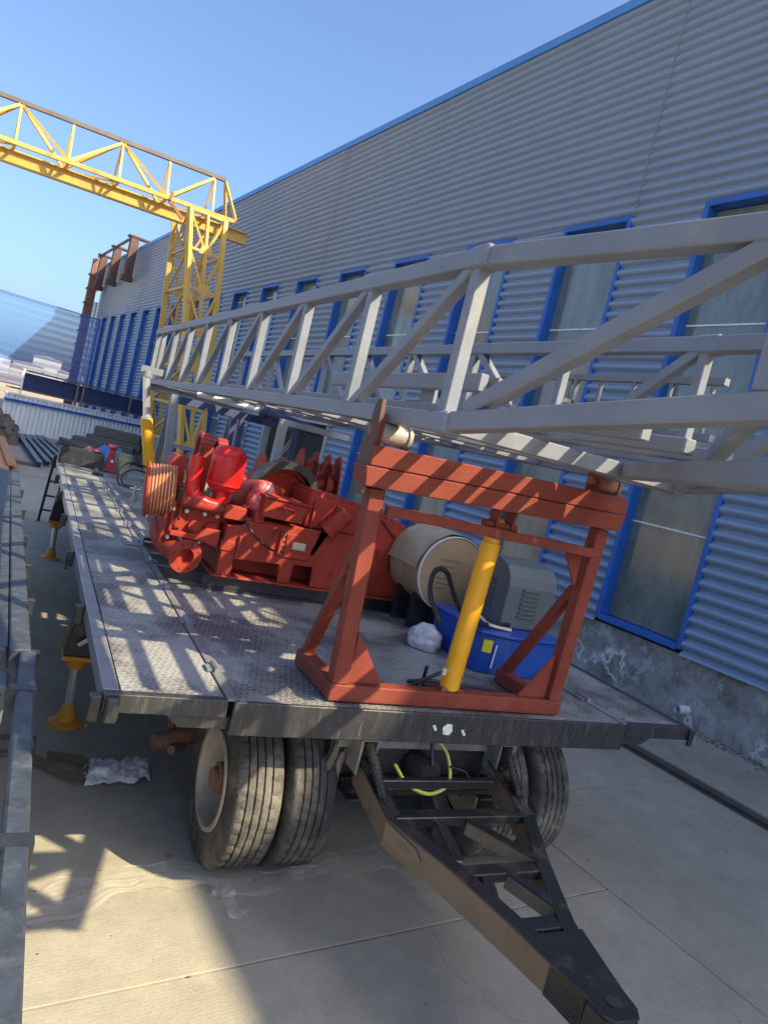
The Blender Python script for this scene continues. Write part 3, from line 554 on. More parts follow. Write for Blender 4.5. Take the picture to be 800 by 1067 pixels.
# drawbar
dbp = {-1: [(1.91, 3.32, 0.86), (1.925, 2.90, 0.745), (2.10, 2.53, 0.70), (2.23, 2.19, 0.655), (2.305, 1.93, 0.637), (2.318, 1.82, 0.63)]}
dbp[1] = [(4.8 - p[0], p[1], p[2]) for p in dbp[-1]]
DT = 0.145
db0 = None
for sgn in (-1, 1):
    b = B(); P = [V(p) for p in dbp[sgn]]; n = len(P); wth = 0.07
    for i, p in enumerate(P):
        inn = V((-sgn * wth, 0, 0)); d = V((0, 0, -DT))
        b.v += [p, p + inn, p + inn + d, p + d]
    for i in range(n - 1):
        for k in range(4): b.f.append((4 * i + k, 4 * i + (k + 1) % 4, 4 * i + 4 + (k + 1) % 4, 4 * i + 4 + k))
    b.f += [(3, 2, 1, 0), (4 * n - 4, 4 * n - 3, 4 * n - 2, 4 * n - 1)]
    if sgn == -1: db0 = b.out('drawbar', M['brownprimer'], tr, bev=0.006)
    else: b.out('side_beam', M['brownprimer'], db0, bev=0.006)
    b = B()
    for i, p in enumerate(P):
        o_ = V((sgn * 0.004, 0, 0)); inn = V((-sgn * (wth + 0.012), 0, 0)); up = V((0, 0, 0.008)); dn = V((0, 0, 0.0005))
        b.v += [p + o_ + up, p + inn + up, p + inn + dn, p + o_ + dn]
    for i in range(n - 1):
        for k in range(4): b.f.append((4 * i + k, 4 * i + (k + 1) % 4, 4 * i + 4 + (k + 1) % 4, 4 * i + 4 + k))
    b.f += [(3, 2, 1, 0), (4 * n - 4, 4 * n - 3, 4 * n - 2, 4 * n - 1)]; b.out('top_flange', M['drawbar'], db0)
    b = B()
    for t_ in (0.0, 1.0):
        q_ = P[-2].lerp(P[-1], t_) if t_ else P[-3].lerp(P[-2], 0.75)
        b.v += [q_ + V((sgn * 0.003, 0, -0.001)), q_ + V((sgn * 0.003, 0, -DT))]
    b.f = [(0, 1, 3, 2)]; b.out('painted_end', M['drawbar'], db0)
def cross(xa, xb, y, z, w=0.085, h=0.05): 
    b = B(); b.bar((xa, y, z - h / 2 + 0.004), (xb, y, z - h / 2 + 0.004), w, h); b.out('crossmember', M['drawbar'], db0, bev=0.005)
cross(1.97, 2.83, 2.93, 0.752); cross(2.13, 2.67, 2.53, 0.698); cross(2.25, 2.55, 2.20, 0.655)
cross(2.02, 2.78, 3.20, 0.80, 0.05, 0.05)
for p, q in (((2.24, 2.90, 0.695), (2.185, 2.60, 0.665)), ((2.42, 2.89, 0.70), (2.66, 2.56, 0.672)), ((2.28, 2.50, 0.655), (2.21, 2.30, 0.63)), ((2.42, 2.50, 0.66), (2.545, 2.27, 0.635))):
    b = B(); b.bar(p, q, 0.05, 0.075); b.out('brace', M['brownprimer'], db0, bev=0.004); b = B(); b.bar(V(p) + V((0, 0, 0.040)), V(q) + V((0, 0, 0.040)), 0.056, 0.006); b.out('brace_flange', M['drawbar'], db0)
b = B(); b.prism([(-0.17, 0.0), (0.17, 0.0), (0.10, -0.33), (0.09, -0.42), (0.06, -0.46), (-0.06, -0.46), (-0.09, -0.42), (-0.10, -0.33)], (2.4, 2.13, 0.652), (1, 0, 0), (0, 1, 0.045), (0, 0, 0.014)); b.out('nose_plate', M['drawbar'], db0, bev=0.003)
b = B(); b.prism([(-0.105, 0.0), (0.105, 0.0), (0.085, -0.1), (0.055, -0.135), (-0.055, -0.135), (-0.085, -0.1)], (2.4, 1.80, 0.49), (1, 0, 0), (0, 1, 0.045), (0, 0, 0.146)); b.out('tow_eye', M['drawbar'], db0, bev=0.01)
b = B(); b.tube((2.4, 1.755, 0.6495), (2.4, 1.755, 0.653), 0.034, 20); b.out('eye_bore', M['interior'], db0)
b = B(); b.prism([(0, 0), (0.2, -0.02), (0.24, -0.06), (0.19, -0.10), (0, -0.10)], (1.9235, 2.895, 0.738), (0.427, -0.903, -0.11), (0, 0, 1), (-0.0095, -0.0045, 0)); b.out('side_patch', M['brownprimer'], db0, bev=0.003)
for sgn in (-1, 1):
    x = 2.4 + sgn * 0.47
    b = B(); b.bb(x - 0.06, x + 0.06, 3.22, 3.4, 1.0, 1.03); b.bb(x - 0.055, x - 0.04, 3.24, 3.38, 0.8, 1.0); b.bb(x + 0.04, x + 0.055, 3.24, 3.38, 0.8, 1.0); b.out('hinge_bracket', M['edge'], db0, bev=0.004)
    b = B(); b.tube((x, 3.27, 0.99), (x + sgn * -0.02, 3.02, 0.79), 0.022, 12); b.tube((x + sgn * -0.02, 3.02, 0.79), (x - sgn * 0.03, 2.9, 0.74), 0.009, 8)
    for k in range(12):
        a = V((x, 3.27, 0.99)).lerp(V((x - sgn * 0.02, 3.02, 0.79)), k / 12); c = V((x, 3.27, 0.99)).lerp(V((x - sgn * 0.02, 3.02, 0.79)), (k + 0.5) / 12); b.tube(a, c, 0.028, 12)
    b.out('lift_spring', M['drawbar'], db0)
# muddy flap hanging behind the hinge
b = B(); nx, nz = 8, 14
for side in (0, 1):
    for i in range(nz + 1):
        for k in range(nx + 1):
            u = k / nx - 0.5; t = i / nz
            y = 3.42 + 0.05 * noise.noise(V((u * 5, t * 4, 3.1))) + 0.03 * math.sin(u * 14) * t + (0.012 if side else 0)
            b.v.append(V((1.83 + u * (0.15 - 0.03 * t) * 1.0 + 0.012 * math.sin(t * 9), y, 1.02 - t * 0.60 + 0.04 * math.sin(u * 9) * t)))
    o0 = side * (nz + 1) * (nx + 1)
    for i in range(nz):
        for k in range(nx): a = o0 + i * (nx + 1) + k; b.f.append((a, a + 1, a + nx + 2, a + nx + 1))
b.out('mud_flap', M['flap'], tr, smooth=True)
# stabiliser jacks
for x, y in ((0.655, 5.5), (0.61, 10.9)):
    j = B(); j.prism([(-0.10, 0.0), (0.10, 0.0), (0.055, 0.5), (-0.055, 0.5)], (x - 0.04, y - 0.09, 0.56), (1, 0, 0), (0, 0, 1), (0, 0.18, 0)); jk = j.out('stabiliser_jack', M['black'], tr, bev=0.006)
    j = B(); j.bb(x - 0.15, x + 0.07, y - 0.11, y + 0.11, 0.525, 0.558); j.tube((x - 0.03, y, 0.45), (x - 0.03, y, 0.525), 0.07, 16, 0.085); j.out('jack_collar', M['jack'], jk, bev=0.004)
    j = B(); j.tube((x - 0.02, y, 0.15), (x - 0.03, y, 0.45), 0.037, 14); j.out('jack_leg', M['chrome'], jk, smooth='auto')
    j = B(); j.lathe([(0, 0.0), (0.125, 0.0), (0.125, 0.022), (0.07, 0.035), (0.062, 0.10), (0.05, 0.11), (0.045, 0.16), (0, 0.16)], (x - 0.02, y, 0.0), (0, 0, 1), 28); j.out('foot_plate', M['jack'], jk, smooth='auto')
    j = B(); j.bb(x - 0.05, x + 0.02, y - 0.05, y + 0.05, 1.06, 1.12); j.out('jack_mount', M['black'], jk)
    if y < 8:
        j = B(); j.path(cat_([(x - 0.06, y - 0.13, 0.66), (x + 0.02, y - 0.14, 0.74), (x + 0.05, y - 0.16, 0.86), (x + 0.06, y - 0.12, 0.92)]), 0.016, 6); j.path(cat_([(x + 0.03, y - 0.15, 0.82), (x + 0.08, y - 0.16, 0.84), (x + 0.09, y - 0.17, 0.76)]), 0.014, 6); j.out('white_tape', M['cloth'], jk)
# red and black brake gear behind the left wheels
f = B(); f.path(cat_([(1.25, 4.75, 0.55), (1.22, 4.7, 0.35), (1.3, 4.62, 0.28), (1.2, 4.5, 0.3)]), 0.03, 8); f.tube((1.1, 4.6, 0.3), (1.4, 4.68, 0.34), 0.06, 12); f.out('brake_gear', M['rust'], tr)

# ------------------------------------------------------------------ red mast support frame
rf = T('mast_support_frame', 'red oxide painted steel cradle frame at the trailer front', 'frame', (2.4, 3.4, DZ))
yf = 3.28; PX = (1.66, 3.13)
b = B(); b.bar((1.605, yf, DZ + 0.055), (3.19, yf, DZ + 0.055), 0.09, 0.09); b.out('sill', M['redox'], rf, bev=0.006)
for x in PX:
    sg = -1 if x < 2.4 else 1
    b = B(); b.bar((x, yf + 0.055, DZ + 0.052), (x, 3.80, DZ + 0.052), 0.10, 0.09); b.out('base_runner', M['redox'], rf, bev=0.006)
    b = B(); b.bar((x, yf, DZ + 0.101), (x + (-0.055 if sg < 0 else 0.03), yf, 2.346 if sg < 0 else 2.402), 0.09, 0.085, up=(0, 1, 0)); b.out('post', M['redox'], rf, bev=0.006)
    b = B(); b.bar((x, 3.75, DZ + 0.10), (x + sg * 0.03, yf + 0.07, 2.0), 0.065, 0.06); b.out('rear_brace', M['redox'], rf, bev=0.005)
    b = B(); b.prism([(0, 0), (-sg * 0.21, 0), (0, 0.28)], (x - sg * 0.054, yf - 0.006, DZ + 0.105), (1, 0, 0), (0, 0, 1), (0, 0.012, 0)); b.out('gusset', M['redox'], rf)
    if sg > 0:
        b = B(); b.prism([(0, 0), (-0.13, 0.0), (0, -0.2)], (x - 0.054, yf - 0.006, 2.215), (1, 0, 0), (0, 0, 1), (0, 0.012, 0)); b.out('gusset', M['redox'], rf)
b = B(); b.bar((1.665, yf - 0.065, 2.25), (3.125, yf - 0.065, 2.25), 0.05, 0.055); b.out('tie_bar', M['redox'], rf, bev=0.005)
for z0, z1 in ((2.35, 2.452), (2.456, 2.56)):
    b = B(); b.prism([(0.0, 0.0), (1.72, 0.0), (1.75, z1 - z0), (-0.02, z1 - z0)] if z0 < 2.4 else [(0, 0), (1.75, 0), (1.72, z1 - z0), (0.0, z1 - z0)], (1.50, yf - 0.10, z0 + (0.0)), (1, 0, 0.035), (0, 0, 1), (0, 0.16, 0)); b.out('saddle_beam', M['redox'], rf, bev=0.005)
def roller(x0, x1, z, mat, side):
    b = B(); b.prism([(-0.06, -0.2), (0.06, -0.2), (0.06, 0.05), (0.035, 0.10), (-0.035, 0.10), (-0.06, 0.05)], (x0 - 0.016, yf, z), (0, 1, 0), (0, 0, 1), (0.02, 0, 0)); p = b.out('roller_cheek', M['redox'], rf, bev=0.004)
    b = B(); b.tube((x0 + 0.006, yf, z), (x1, yf, z), 0.055, 24); b.tube((x1, yf, z), (x1 + 0.02, yf, z), 0.066, 24); b.out('roller', mat, p, smooth='auto')
    b = B(); b.tube((x0 - 0.05, yf, z), (x0 - 0.016, yf, z), 0.025, 12); b.out('pin', M['rust'], p)
roller(1.545, 1.70, 2.63, M['wrap'], 1); roller(3.03, 3.17, 2.67, M['rust'], 1)
b = B(); b.prism([(-0.045, 0.0), (0.045, 0.0), (0.06, 0.2), (0.04, 0.44), (0.015, 0.49), (-0.035, 0.49), (-0.045, 0.4)], (1.497, yf - 0.03, 2.30), (0, 1, 0), (0, 0, 1), (0.026, 0, 0)); b.out('side_horn', M['darkrust'], rf, bev=0.004)
for sx in (-1, 1):
    b = B(); b.prism([(-0.05, 0), (0.05, 0), (0.03, -0.16), (-0.03, -0.16)], (2.42 + sx * 0.055 - 0.008, yf - 0.02, 2.40), (0, 1, 0), (0, 0, 1), (0.016, 0, 0)); b.out('clevis_plate', M['redox'], rf)
b = B(); b.tube((2.30, yf - 0.02, 2.29), (2.52, yf - 0.02, 2.29), 0.024, 14); b.out('clevis_pin', M['redox'], rf, smooth='auto')
# yellow cylinder
cy = T('hydraulic_cylinder', 'yellow hydraulic cylinder standing upright in the red cradle frame', 'cylinder', (2.37, 3.30, 1.27))
A0, A1 = V((2.375, 3.295, 1.315)), V((2.405, 3.29, 2.185))
b = B(); b.tube(A0, A1, 0.057, 28); b.tube(A0 - V((0, 0, 0.012)), A0, 0.045, 24); br = b.out('barrel', M['yellow'], cy, smooth='auto')
b = B(); b.tube(A1, A1 + V((0, 0, 0.03)), 0.048, 24); b.tube(A1 + V((0, 0, 0.03)), (2.41, 3.285, 2.25), 0.03, 16); b.lathe([(0.045, -0.025), (0.045, 0.025), (0.0, 0.025)], (2.41, 3.285, 2.285), (1, 0, 0), 20); b.tube((2.388, 3.285, 2.285), (2.385, 3.285, 2.285), 0.045, 20); b.out('rod_eye', M['yellow'], cy, smooth='auto')
b = B(); b.bb(2.35, 2.40, 3.28, 3.32, 1.25, 1.31); b.tube((2.33, 3.3, 1.275), (2.42, 3.3, 1.275), 0.02, 12); b.out('base_clevis', M['yellow'], cy, bev=0.004)
b = B(); b.tube((2.325, 3.28, 1.42), (2.29, 3.26, 1.42), 0.016, 10); b.tube((2.29, 3.26, 1.40), (2.29, 3.26, 1.44), 0.018, 8); b.out('port_fitting', M['brass'], cy)
for x in (2.30, 2.41):
    b = B(); b.bb(x, x + 0.04, 3.25, 3.34, 1.255, 1.32); b.out('cylinder_foot', M['redox'], cy, bev=0.004)
# hoses
hl = [('thick black hose looping up behind the yellow cylinder', [(2.36, 3.52, 1.62), (2.30, 3.62, 1.78), (2.36, 3.72, 1.90), (2.46, 3.74, 1.9), (2.62, 3.8, 1.72), (2.86, 3.95, 1.56), (3.1, 4.05, 1.53), (3.35, 4.12, 1.53)], 0.016),
      ('black hose bent sharply at the foot of the yellow cylinder', [(2.29, 3.26, 1.42), (2.23, 3.30, 1.36), (2.16, 3.42, 1.24), (2.2, 3.5, 1.216), (2.34, 3.52, 1.216), (2.3, 3.46, 1.30), (2.29, 3.44, 1.38)], 0.011),
      ('pair of black hoses along the deck behind the red sill', [(2.3, 3.62, 1.216), (2.5, 3.66, 1.216), (2.8, 3.6, 1.216), (3.05, 3.52, 1.216), (3.35, 3.62, 1.216), (3.62, 3.9, 1.216), (3.75, 4.2, 1.235), (3.66, 4.45, 1.216)], 0.012),
      ('black hose lying over the right wing hinge', [(3.2, 3.42, 1.216), (3.4, 3.5, 1.216), (3.62, 3.72, 1.216), (3.9, 4.1, 1.24), (4.0, 4.4, 1.225), (3.85, 4.5, 1.22)], 0.010),
      ('thin black hose lying beside the pair behind the red sill', [(2.34, 3.58, 1.213), (2.6, 3.60, 1.213), (2.9, 3.52, 1.213), (3.1, 3.46, 1.213)], 0.010)]
for lb, pts, r in hl:
    o0 = V((pts[-1][0], pts[-1][1], DZ)); b = B(); b.path(cat_(pts, 10), r, 10); b.out('hydraulic_hose', M['hose'], None, smooth=True, label=lb, cat='hose', org=o0, group='hydraulic hoses on the deck')

# ------------------------------------------------------------------ lattice mast
ms = T('lattice_mast', 'grey steel lattice mast laid along the trailer over its front', 'mast', (2.35, 7.5, 2.7))
NY = [2.75 + 1.15 * i for i in range(9)]; YE = 12.7
XN, XF = 1.61, 3.085
def zb(y, far): return (2.735 if far else 2.72) + 0.012 * (y - 2.75)
def zt(y, far): return (3.50 if far else 3.455) + 0.021 * (y - 2.75)
CS = 0.084
def mbar(nm, p, q, w, h, up=(0, 0, 1), e=0): 
    b = B(); b.bar(p, q, w, h, up, e); return b.out(nm, M['steel'], ms, bev=0.005)
tipN = dict(t=lambda y: (XN + 0.136 * (2.75 - y), y, 3.455 - 0.032 * (2.75 - y)), b=lambda y: (XN + 0.136 * (2.75 - y), y, 2.72 + 0.125 * (2.75 - y)))
tipF = dict(t=lambda y: (XF - 0.136 * (2.75 - y), y, 3.50 - 0.05 * (2.75 - y)), b=lambda y: (XF - 0.136 * (2.75 - y), y, 2.735 + 0.125 * (2.75 - y)))
TE = 0.75
for far, X in ((0, XN), (1, XF)):
    mbar('chord', (X, 2.752, zb(2.75, far)), (X, YE, zb(YE, far)), CS, CS); mbar('chord', (X, 2.752, zt(2.75, far)), (X, YE, zt(YE, far)), CS, CS)
    tp = tipF if far else tipN
    mbar('chord', tp['b'](2.748), tp['b'](TE), CS, CS); mbar('chord', tp['t'](2.748), tp['t'](TE), CS, CS)
    for z in (zb(2.75, far), zt(2.75, far)):
        b = B(); b.box((X, 2.75, z), (CS + 0.014, 0.14, CS + 0.014)); b.out('splice_sleeve', M['steel'], ms, bev=0.01)
    for y in NY + [12.6]:
        y2 = y + (0.0 if y > 3 else 0.02)
        mbar('post', (X, y2, zb(y, far) + CS / 2 - 0.004), (X, y2, zt(y, far) - CS / 2 + 0.004), 0.058 if far else 0.064, 0.068 if not far else 0.058, up=(0, 1, 0))
    for i in range(8):
        a, c = NY[i], NY[i + 1]; o = 0.085
        if far and i > 0: p, q = (X, a + o, zb(a, far) + CS / 2), (X, c - o, zt(c, far) - CS / 2)
        else: p, q = (X, c - o, zb(c, far) + CS / 2), (X, a + o, zt(a, far) - CS / 2)
        mbar('diagonal', p, q, 0.06, 0.06, e=0.03)
    # tapered head section
    for y in (1.36, 0.8): mbar('post', V(tp['b'](y)) + V((0, 0, CS / 2)), V(tp['t'](y)) - V((0, 0, CS / 2)), 0.08, 0.08, up=(0, 1, 0))
    mbar('diagonal', V(tp['b'](2.62)) + V((0, 0, 0.05)), V(tp['t'](1.46)) - V((0, 0, 0.05)), 0.07, 0.07)
for y in NY[:4]:
    for z, sg in ((zb(y, 0) + CS / 2, 1), (zt(y, 0) - CS / 2, -1)):
        b = B(); hw = 0.034; pts = []
        for (xa, ya), (xb, yb2) in zip([(-hw, -hw), (hw, -hw), (hw, hw), (-hw, hw)], [(hw, -hw), (hw, hw), (-hw, hw), (-hw, -hw)]):
            for k in range(7): pts.append((XN + xa + (xb - xa) * k / 7 + random.uniform(-.0015, .0015), y + (0.02 if y < 3 else 0) + ya + (yb2 - ya) * k / 7, z + sg * (0.003 + random.uniform(-.0015, .0015))))
        b.path(pts + [pts[0]], 0.007, 6); b.out('weld_bead', M['steel'], ms, smooth=True)
for i, y in enumerate(NY):
    mbar('cross_strut', (XN + CS / 2, y, zb(y, 0)), (XF - CS / 2, y, zb(y, 1)), 0.08, 0.08)
    if i < 8:
        c = NY[i + 1]
        a_, b_ = ((XN + 0.06, y + 0.06, zb(y, 0)), (XF - 0.06, c - 0.06, zb(c, 1))) if i % 2 else ((XF - 0.06, y + 0.06, zb(y, 1)), (XN + 0.06, c - 0.06, zb(c, 0)))
        mbar('lateral_brace', a_, b_, 0.065, 0.065)
mbar('lateral_brace', (XF - 0.05, 3.25, 2.745), (1.60, 0.98, 2.70), 0.08, 0.075)
for y in (1.36, 0.8): mbar('cross_strut', tipN['b'](y), tipF['b'](y), 0.07, 0.07)
for a_, c_ in ((1.34, 0.82), (2.6, 1.42)):
    mbar('lateral_brace', V(tipF['b'](a_)) - V((0.05, 0, 0)), V(tipN['b'](c_)) + V((0.05, 0, 0)), 0.06, 0.06)
# inner plates and the ladder lying along the far side
for xr, wr in ((1.93, 0.05), (2.16, 0.06), (2.38, 0.05), (2.72, 0.07)):
    mbar('guide_rail', (xr, 1.9, 2.815), (xr, 9.6, 2.90), wr, 0.06)
for y in (2.95, 3.55):
    b = B(); b.bb(XN + 0.35, XN + 0.37, y, y + 0.16, 2.86, 3.02); b.out('lug_plate', M['steel'], ms)
mbar('inner_rail', (XN + 0.30, 3.0, 2.98), (XN + 0.34, 5.1, 3.0), 0.05, 0.09)
lad = B(); lad.bar((XF + 0.22, 2.78, 3.36), (XF + 0.22, 5.6, 3.41), 0.04, 0.04); lo = lad.out('ladder', M['steel'], ms)
lad = B(); lad.bar((XF + 0.22, 2.78, 3.04), (XF + 0.22, 5.6, 3.09), 0.04, 0.04); lad.out('ladder_rail', M['steel'], lo)
for k in range(10):
    y = 2.86 + 0.3 * k; b = B(); b.tube((XF + 0.22, y, 3.06 + 0.005 * k), (XF + 0.22, y, 3.35 + 0.005 * k), 0.014, 8); b.out('rung', M['steel'], lo)
for y in (2.95, 4.0, 5.2):
    b = B(); b.bar((XF + 0.05, y, 3.2), (XF + 0.21, y, 3.2), 0.03, 0.03); b.bar((XF + 0.21, y, 3.05), (XF + 0.21, y, 3.37), 0.03, 0.03, up=(0, 1, 0)); b.out('ladder_bracket', M['steel'], lo)

# ------------------------------------------------------------------ rear mast trestle and tilt cylinders
ts = T('mast_trestle', 'grey trestle legs holding up the rear end of the mast', 'trestle', (2.4, 12.2, DZ))
for x in (1.98, 3.0):
    b = B(); b.bar((x + 0.12, 12.0, DZ), (x - 0.02, 12.05, 2.80), 0.13, 0.13, up=(0, 1, 0)); b.out('leg', M['steel'], ts, bev=0.01)
    b = B(); b.bar((x + 0.05, 12.9, DZ), (x - 0.02, 12.15, 2.70), 0.09, 0.09); b.out('leg', M['steel'], ts, bev=0.01)
b = B(); b.bar((1.55, 12.05, 2.74), (3.2, 12.05, 2.74), 0.1, 0.1); b.out('head_beam', M['steel'], ts, bev=0.008)
b = B(); b.bar((2.1, 12.0, 1.9), (3.08, 12.0, 1.9), 0.06, 0.06); b.out('tie', M['steel'], ts)
rc = T('tilt_cylinder', 'tall yellow hydraulic cylinder with blue-grey rod at the mast rear end', 'cylinder', (1.93, 12.0, DZ))
p0, p1, p2 = V((1.80, 11.45, 1.27)), V((1.54, 11.45, 2.24)), V((1.41, 11.45, 2.86))
b = B(); b.tube(p0, p1, 0.09, 20); b.out('barrel', M['yellow'], rc, smooth='auto')
b = B(); b.tube(p1, p1.lerp(p2, 0.06), 0.075, 20); b.tube(p1, p2, 0.055, 18); b.out('rod', M['chrome'], rc, smooth='auto')
b = B(); b.tube(p2, p2 + V((-0.01, 0, 0.09)), 0.075, 18); b.bb(p2.x - 0.1, p2.x + 0.22, 11.40, 11.50, 2.92, 3.02); b.out('rod_clevis', M['steel'], rc)
b = B(); b.bb(1.72, 1.92, 11.38, 11.55, DZ, 1.32); b.out('base_clevis', M['yellow'], rc, bev=0.01)
for k, pts in enumerate(([(1.72, 11.4, 1.5), (1.45, 11.3, 1.55), (1.28, 11.2, 1.40), (1.30, 11.0, 1.22), (1.5, 10.8, 1.215)], [(1.72, 11.42, 1.42), (1.5, 11.35, 1.44), (1.36, 11.3, 1.34), (1.38, 11.2, 1.215), (1.6, 11.0, 1.215)])):
    b = B(); b.path(cat_(pts), 0.014, 8); b.out('hose', M['hose'], rc, smooth=True)
b = B(); b.tube((1.34, 9.6, DZ), (1.34, 9.6, DZ + 0.05), 0.045, 14); b.tube((1.34, 9.6, DZ + 0.05), (1.34, 9.6, DZ + 0.19), 0.022, 12); b.tube((1.27, 9.6, DZ + 0.16), (1.41, 9.6, DZ + 0.16), 0.018, 10)
b.out('grease_valve', M['brass'], None, label='small pale metal valve standing on the deck before the tall cylinder', cat='valve', org=(1.34, 9.6, DZ))
# dark raising gear under the mast
rg = T('raising_gear', 'dark steel portal with hydraulic ram under the mast', 'frame', (2.6, 8.5, DZ))
b = B(); b.bar((1.42, 8.4, 2.60), (2.95, 8.55, 2.60), 0.09, 0.09); b.out('top_beam', M['navy'], rg, bev=0.006)
for x in (2.12, 2.22, 2.9):
    b = B(); b.bar((x, 8.45, DZ), (x - 0.02, 8.45, 2.56), 0.06, 0.07, up=(0, 1, 0)); b.out('upright', M['navy'], rg)
b = B(); b.bar((2.9, 8.45, 2.5), (2.2, 8.45, 1.3), 0.05, 0.05); b.out('brace', M['steel'], rg)
b = B(); b.bar((2.2, 8.45, 2.4), (2.5, 8.45, 1.3), 0.04, 0.04); b.out('brace', M['steel'], rg)
b = B(); b.tube((3.0, 7.9, 2.62), (2.45, 8.3, 2.70), 0.06, 18); b.tube((2.45, 8.3, 2.7), (2.38, 8.35, 2.71), 0.075, 18); b.out('ram_barrel', M['navy'], rg, smooth='auto')
b = B(); b.tube((2.40, 8.35, 2.71), (1.7, 8.8, 2.73), 0.035, 14); b.out('ram_rod', M['white'], rg, smooth='auto')
b = B(); b.bb(2.44, 2.53, 7.7, 7.8, DZ, 2.60); b.out('upright', M['doorframe'], rg, bev=0.006)
b = B(); b.bar((2.44, 7.75, 2.635), (3.3, 7.75, 2.635), 0.07, 0.07); b.out('side_beam', M['doorframe'], rg, bev=0.006)

# ------------------------------------------------------------------ mud pump
mp = T('mud_pump', 'red mud pump set crosswise on a black skid on the deck', 'pump', (2.2, 5.9, DZ))
yp = 5.36; Pm = M['redpump']
def pbb(nm, *a, mat=None, bev=0.006, par=None):
    b = B(); b.bb(*a); return b.out(nm, mat or Pm, par or mp, bev=bev)
for y0 in (yp - 0.02, 6.2):
    b = B(); b.ibeam((1.38, y0 + 0.06, DZ + 0.06), (3.45, y0 + 0.06, DZ + 0.06), 0.11, 0.11, 0.014); b.out('skid_rail', M['black'], mp)
pbb('base_plate', 1.42, 3.38, yp - 0.03, 6.36, 1.312, 1.328)
# power end frame with two hand holes
body = B(); body.prism([(1.46, 1.30), (1.575, 1.30), (1.575, 1.445), (1.95, 1.455), (1.965, 1.31), (2.07, 1.31), (2.075, 1.47), (2.24, 1.475), (2.25, 1.31), (2.62, 1.31), (2.62, 1.80), (1.98, 1.78), (1.62, 1.76), (1.585, 1.72), (1.47, 1.70)], (0, yp, 0.02), (1, 0, 0), (0, 0, 1), (0, 0.03, 0))
po = body.out('power_end', Pm, mp, bev=0.006)
pbb('crankcase', 1.50, 2.62, yp + 0.24, 6.25, 1.33, 1.80)
pbb('side_wall', 1.47, 1.50, yp + 0.03, 6.3, 1.33, 1.72)
b = B(); b.bb(1.55, 2.62, yp + 0.02, 6.28, 1.785, 1.80); b.out('top_plate', Pm, mp)
for x0, x1, z0, z1 in ((1.90, 1.925, 1.56, 1.74), (1.575, 1.60, 1.47, 1.66)): pbb('rib', x0, x1, yp - 0.03, yp, z0, z1)
b = B()
for k in range(5): b.tube((1.94, yp - 0.012, 1.56 + 0.042 * k), (1.94, yp, 1.56 + 0.042 * k), 0.011, 6)
for k in range(4): b.tube((2.66 + 0.13 * k, yp + 0.03, 1.36), (2.66 + 0.13 * k, yp + 0.045, 1.36), 0.013, 6)
b.out('bolt_row', M['rust'], mp, kind='stuff')
pbb('cover_plate', 1.955, 2.19, yp - 0.014, yp, 1.54, 1.74)
b = B(); b.lathe([(0.0, -0.01), (0.17, -0.01), (0.19, 0.01), (0.19, 0.30), (0.0, 0.30)], (1.80, 5.62, 1.90), (0, 1, 0), 28); b.out('bearing_housing', Pm, mp, smooth='auto')
b = B(); b.prism([(1.60, 1.80), (2.08, 1.80), (2.08, 2.02), (1.98, 2.10), (1.66, 2.06)], (0, 5.95, 0), (1, 0, 0), (0, 0, 1), (0, 0.36, 0)); b.out('rear_case', Pm, mp, bev=0.02)
b = B(); b.prism([(2.12, 2.08), (2.60, 2.035), (2.86, 1.995), (2.86, 2.03), (2.60, 2.075), (2.12, 2.12)], (0, yp + 0.09, 0), (1, 0, 0), (0, 0, 1), (0, 0.6, 0)); b.out('case_lid', Pm, mp, bev=0.006)
# fluid end
pbb('fluid_end', 1.02, 1.45, yp + 0.14, 6.28, 1.50, 1.80, bev=0.012)
for k in range(3):
    y = yp + 0.28 + 0.29 * k
    b = B(); b.tube((1.18, y, 1.80), (1.18, y, 1.90), 0.075, 18); b.tube((1.18, y, 1.90), (1.18, y, 1.93), 0.05, 6); b.out('valve_cap', M['brass'], mp, smooth='auto')
    b = B(); b.tube((1.36, y, 1.80), (1.36, y, 1.92), 0.07, 18); b.tube((1.36, y, 1.92), (1.36, y, 1.95), 0.045, 6); b.out('valve_cap', M['brass'], mp, smooth='auto')
for k in range(3): pbb('flange_plate', 1.005 + 0.05 * k, 1.03 + 0.05 * k, yp + 0.10, yp + 0.14, 1.49, 1.82)
pbb('stay_bar', 1.45, 1.56, yp - 0.01, yp + 0.05, 1.52, 1.60)
b = B(); b.prism([(1.06, 1.60), (1.26, 1.60), (1.33, 1.66), (1.44, 1.66), (1.44, 1.52), (1.33, 1.55), (1.06, 1.565)], (0, yp + 0.04, 0.0), (1, 0, 0), (0, 0, 1), (0, 0.05, 0)); b.out('manifold_lug', Pm, mp, bev=0.005)
b = B(); b.tube((1.10, yp + 0.08, 1.84), (1.60, yp + 0.06, 1.82), 0.05, 16); b.out('discharge_manifold', Pm, mp, smooth='auto')
pbb('manifold_block', 1.42, 1.58, yp - 0.02, yp + 0.12, 1.77, 1.87)
pbb('manifold_block', 1.66, 1.74, yp - 0.01, yp + 0.1, 1.78, 1.87)
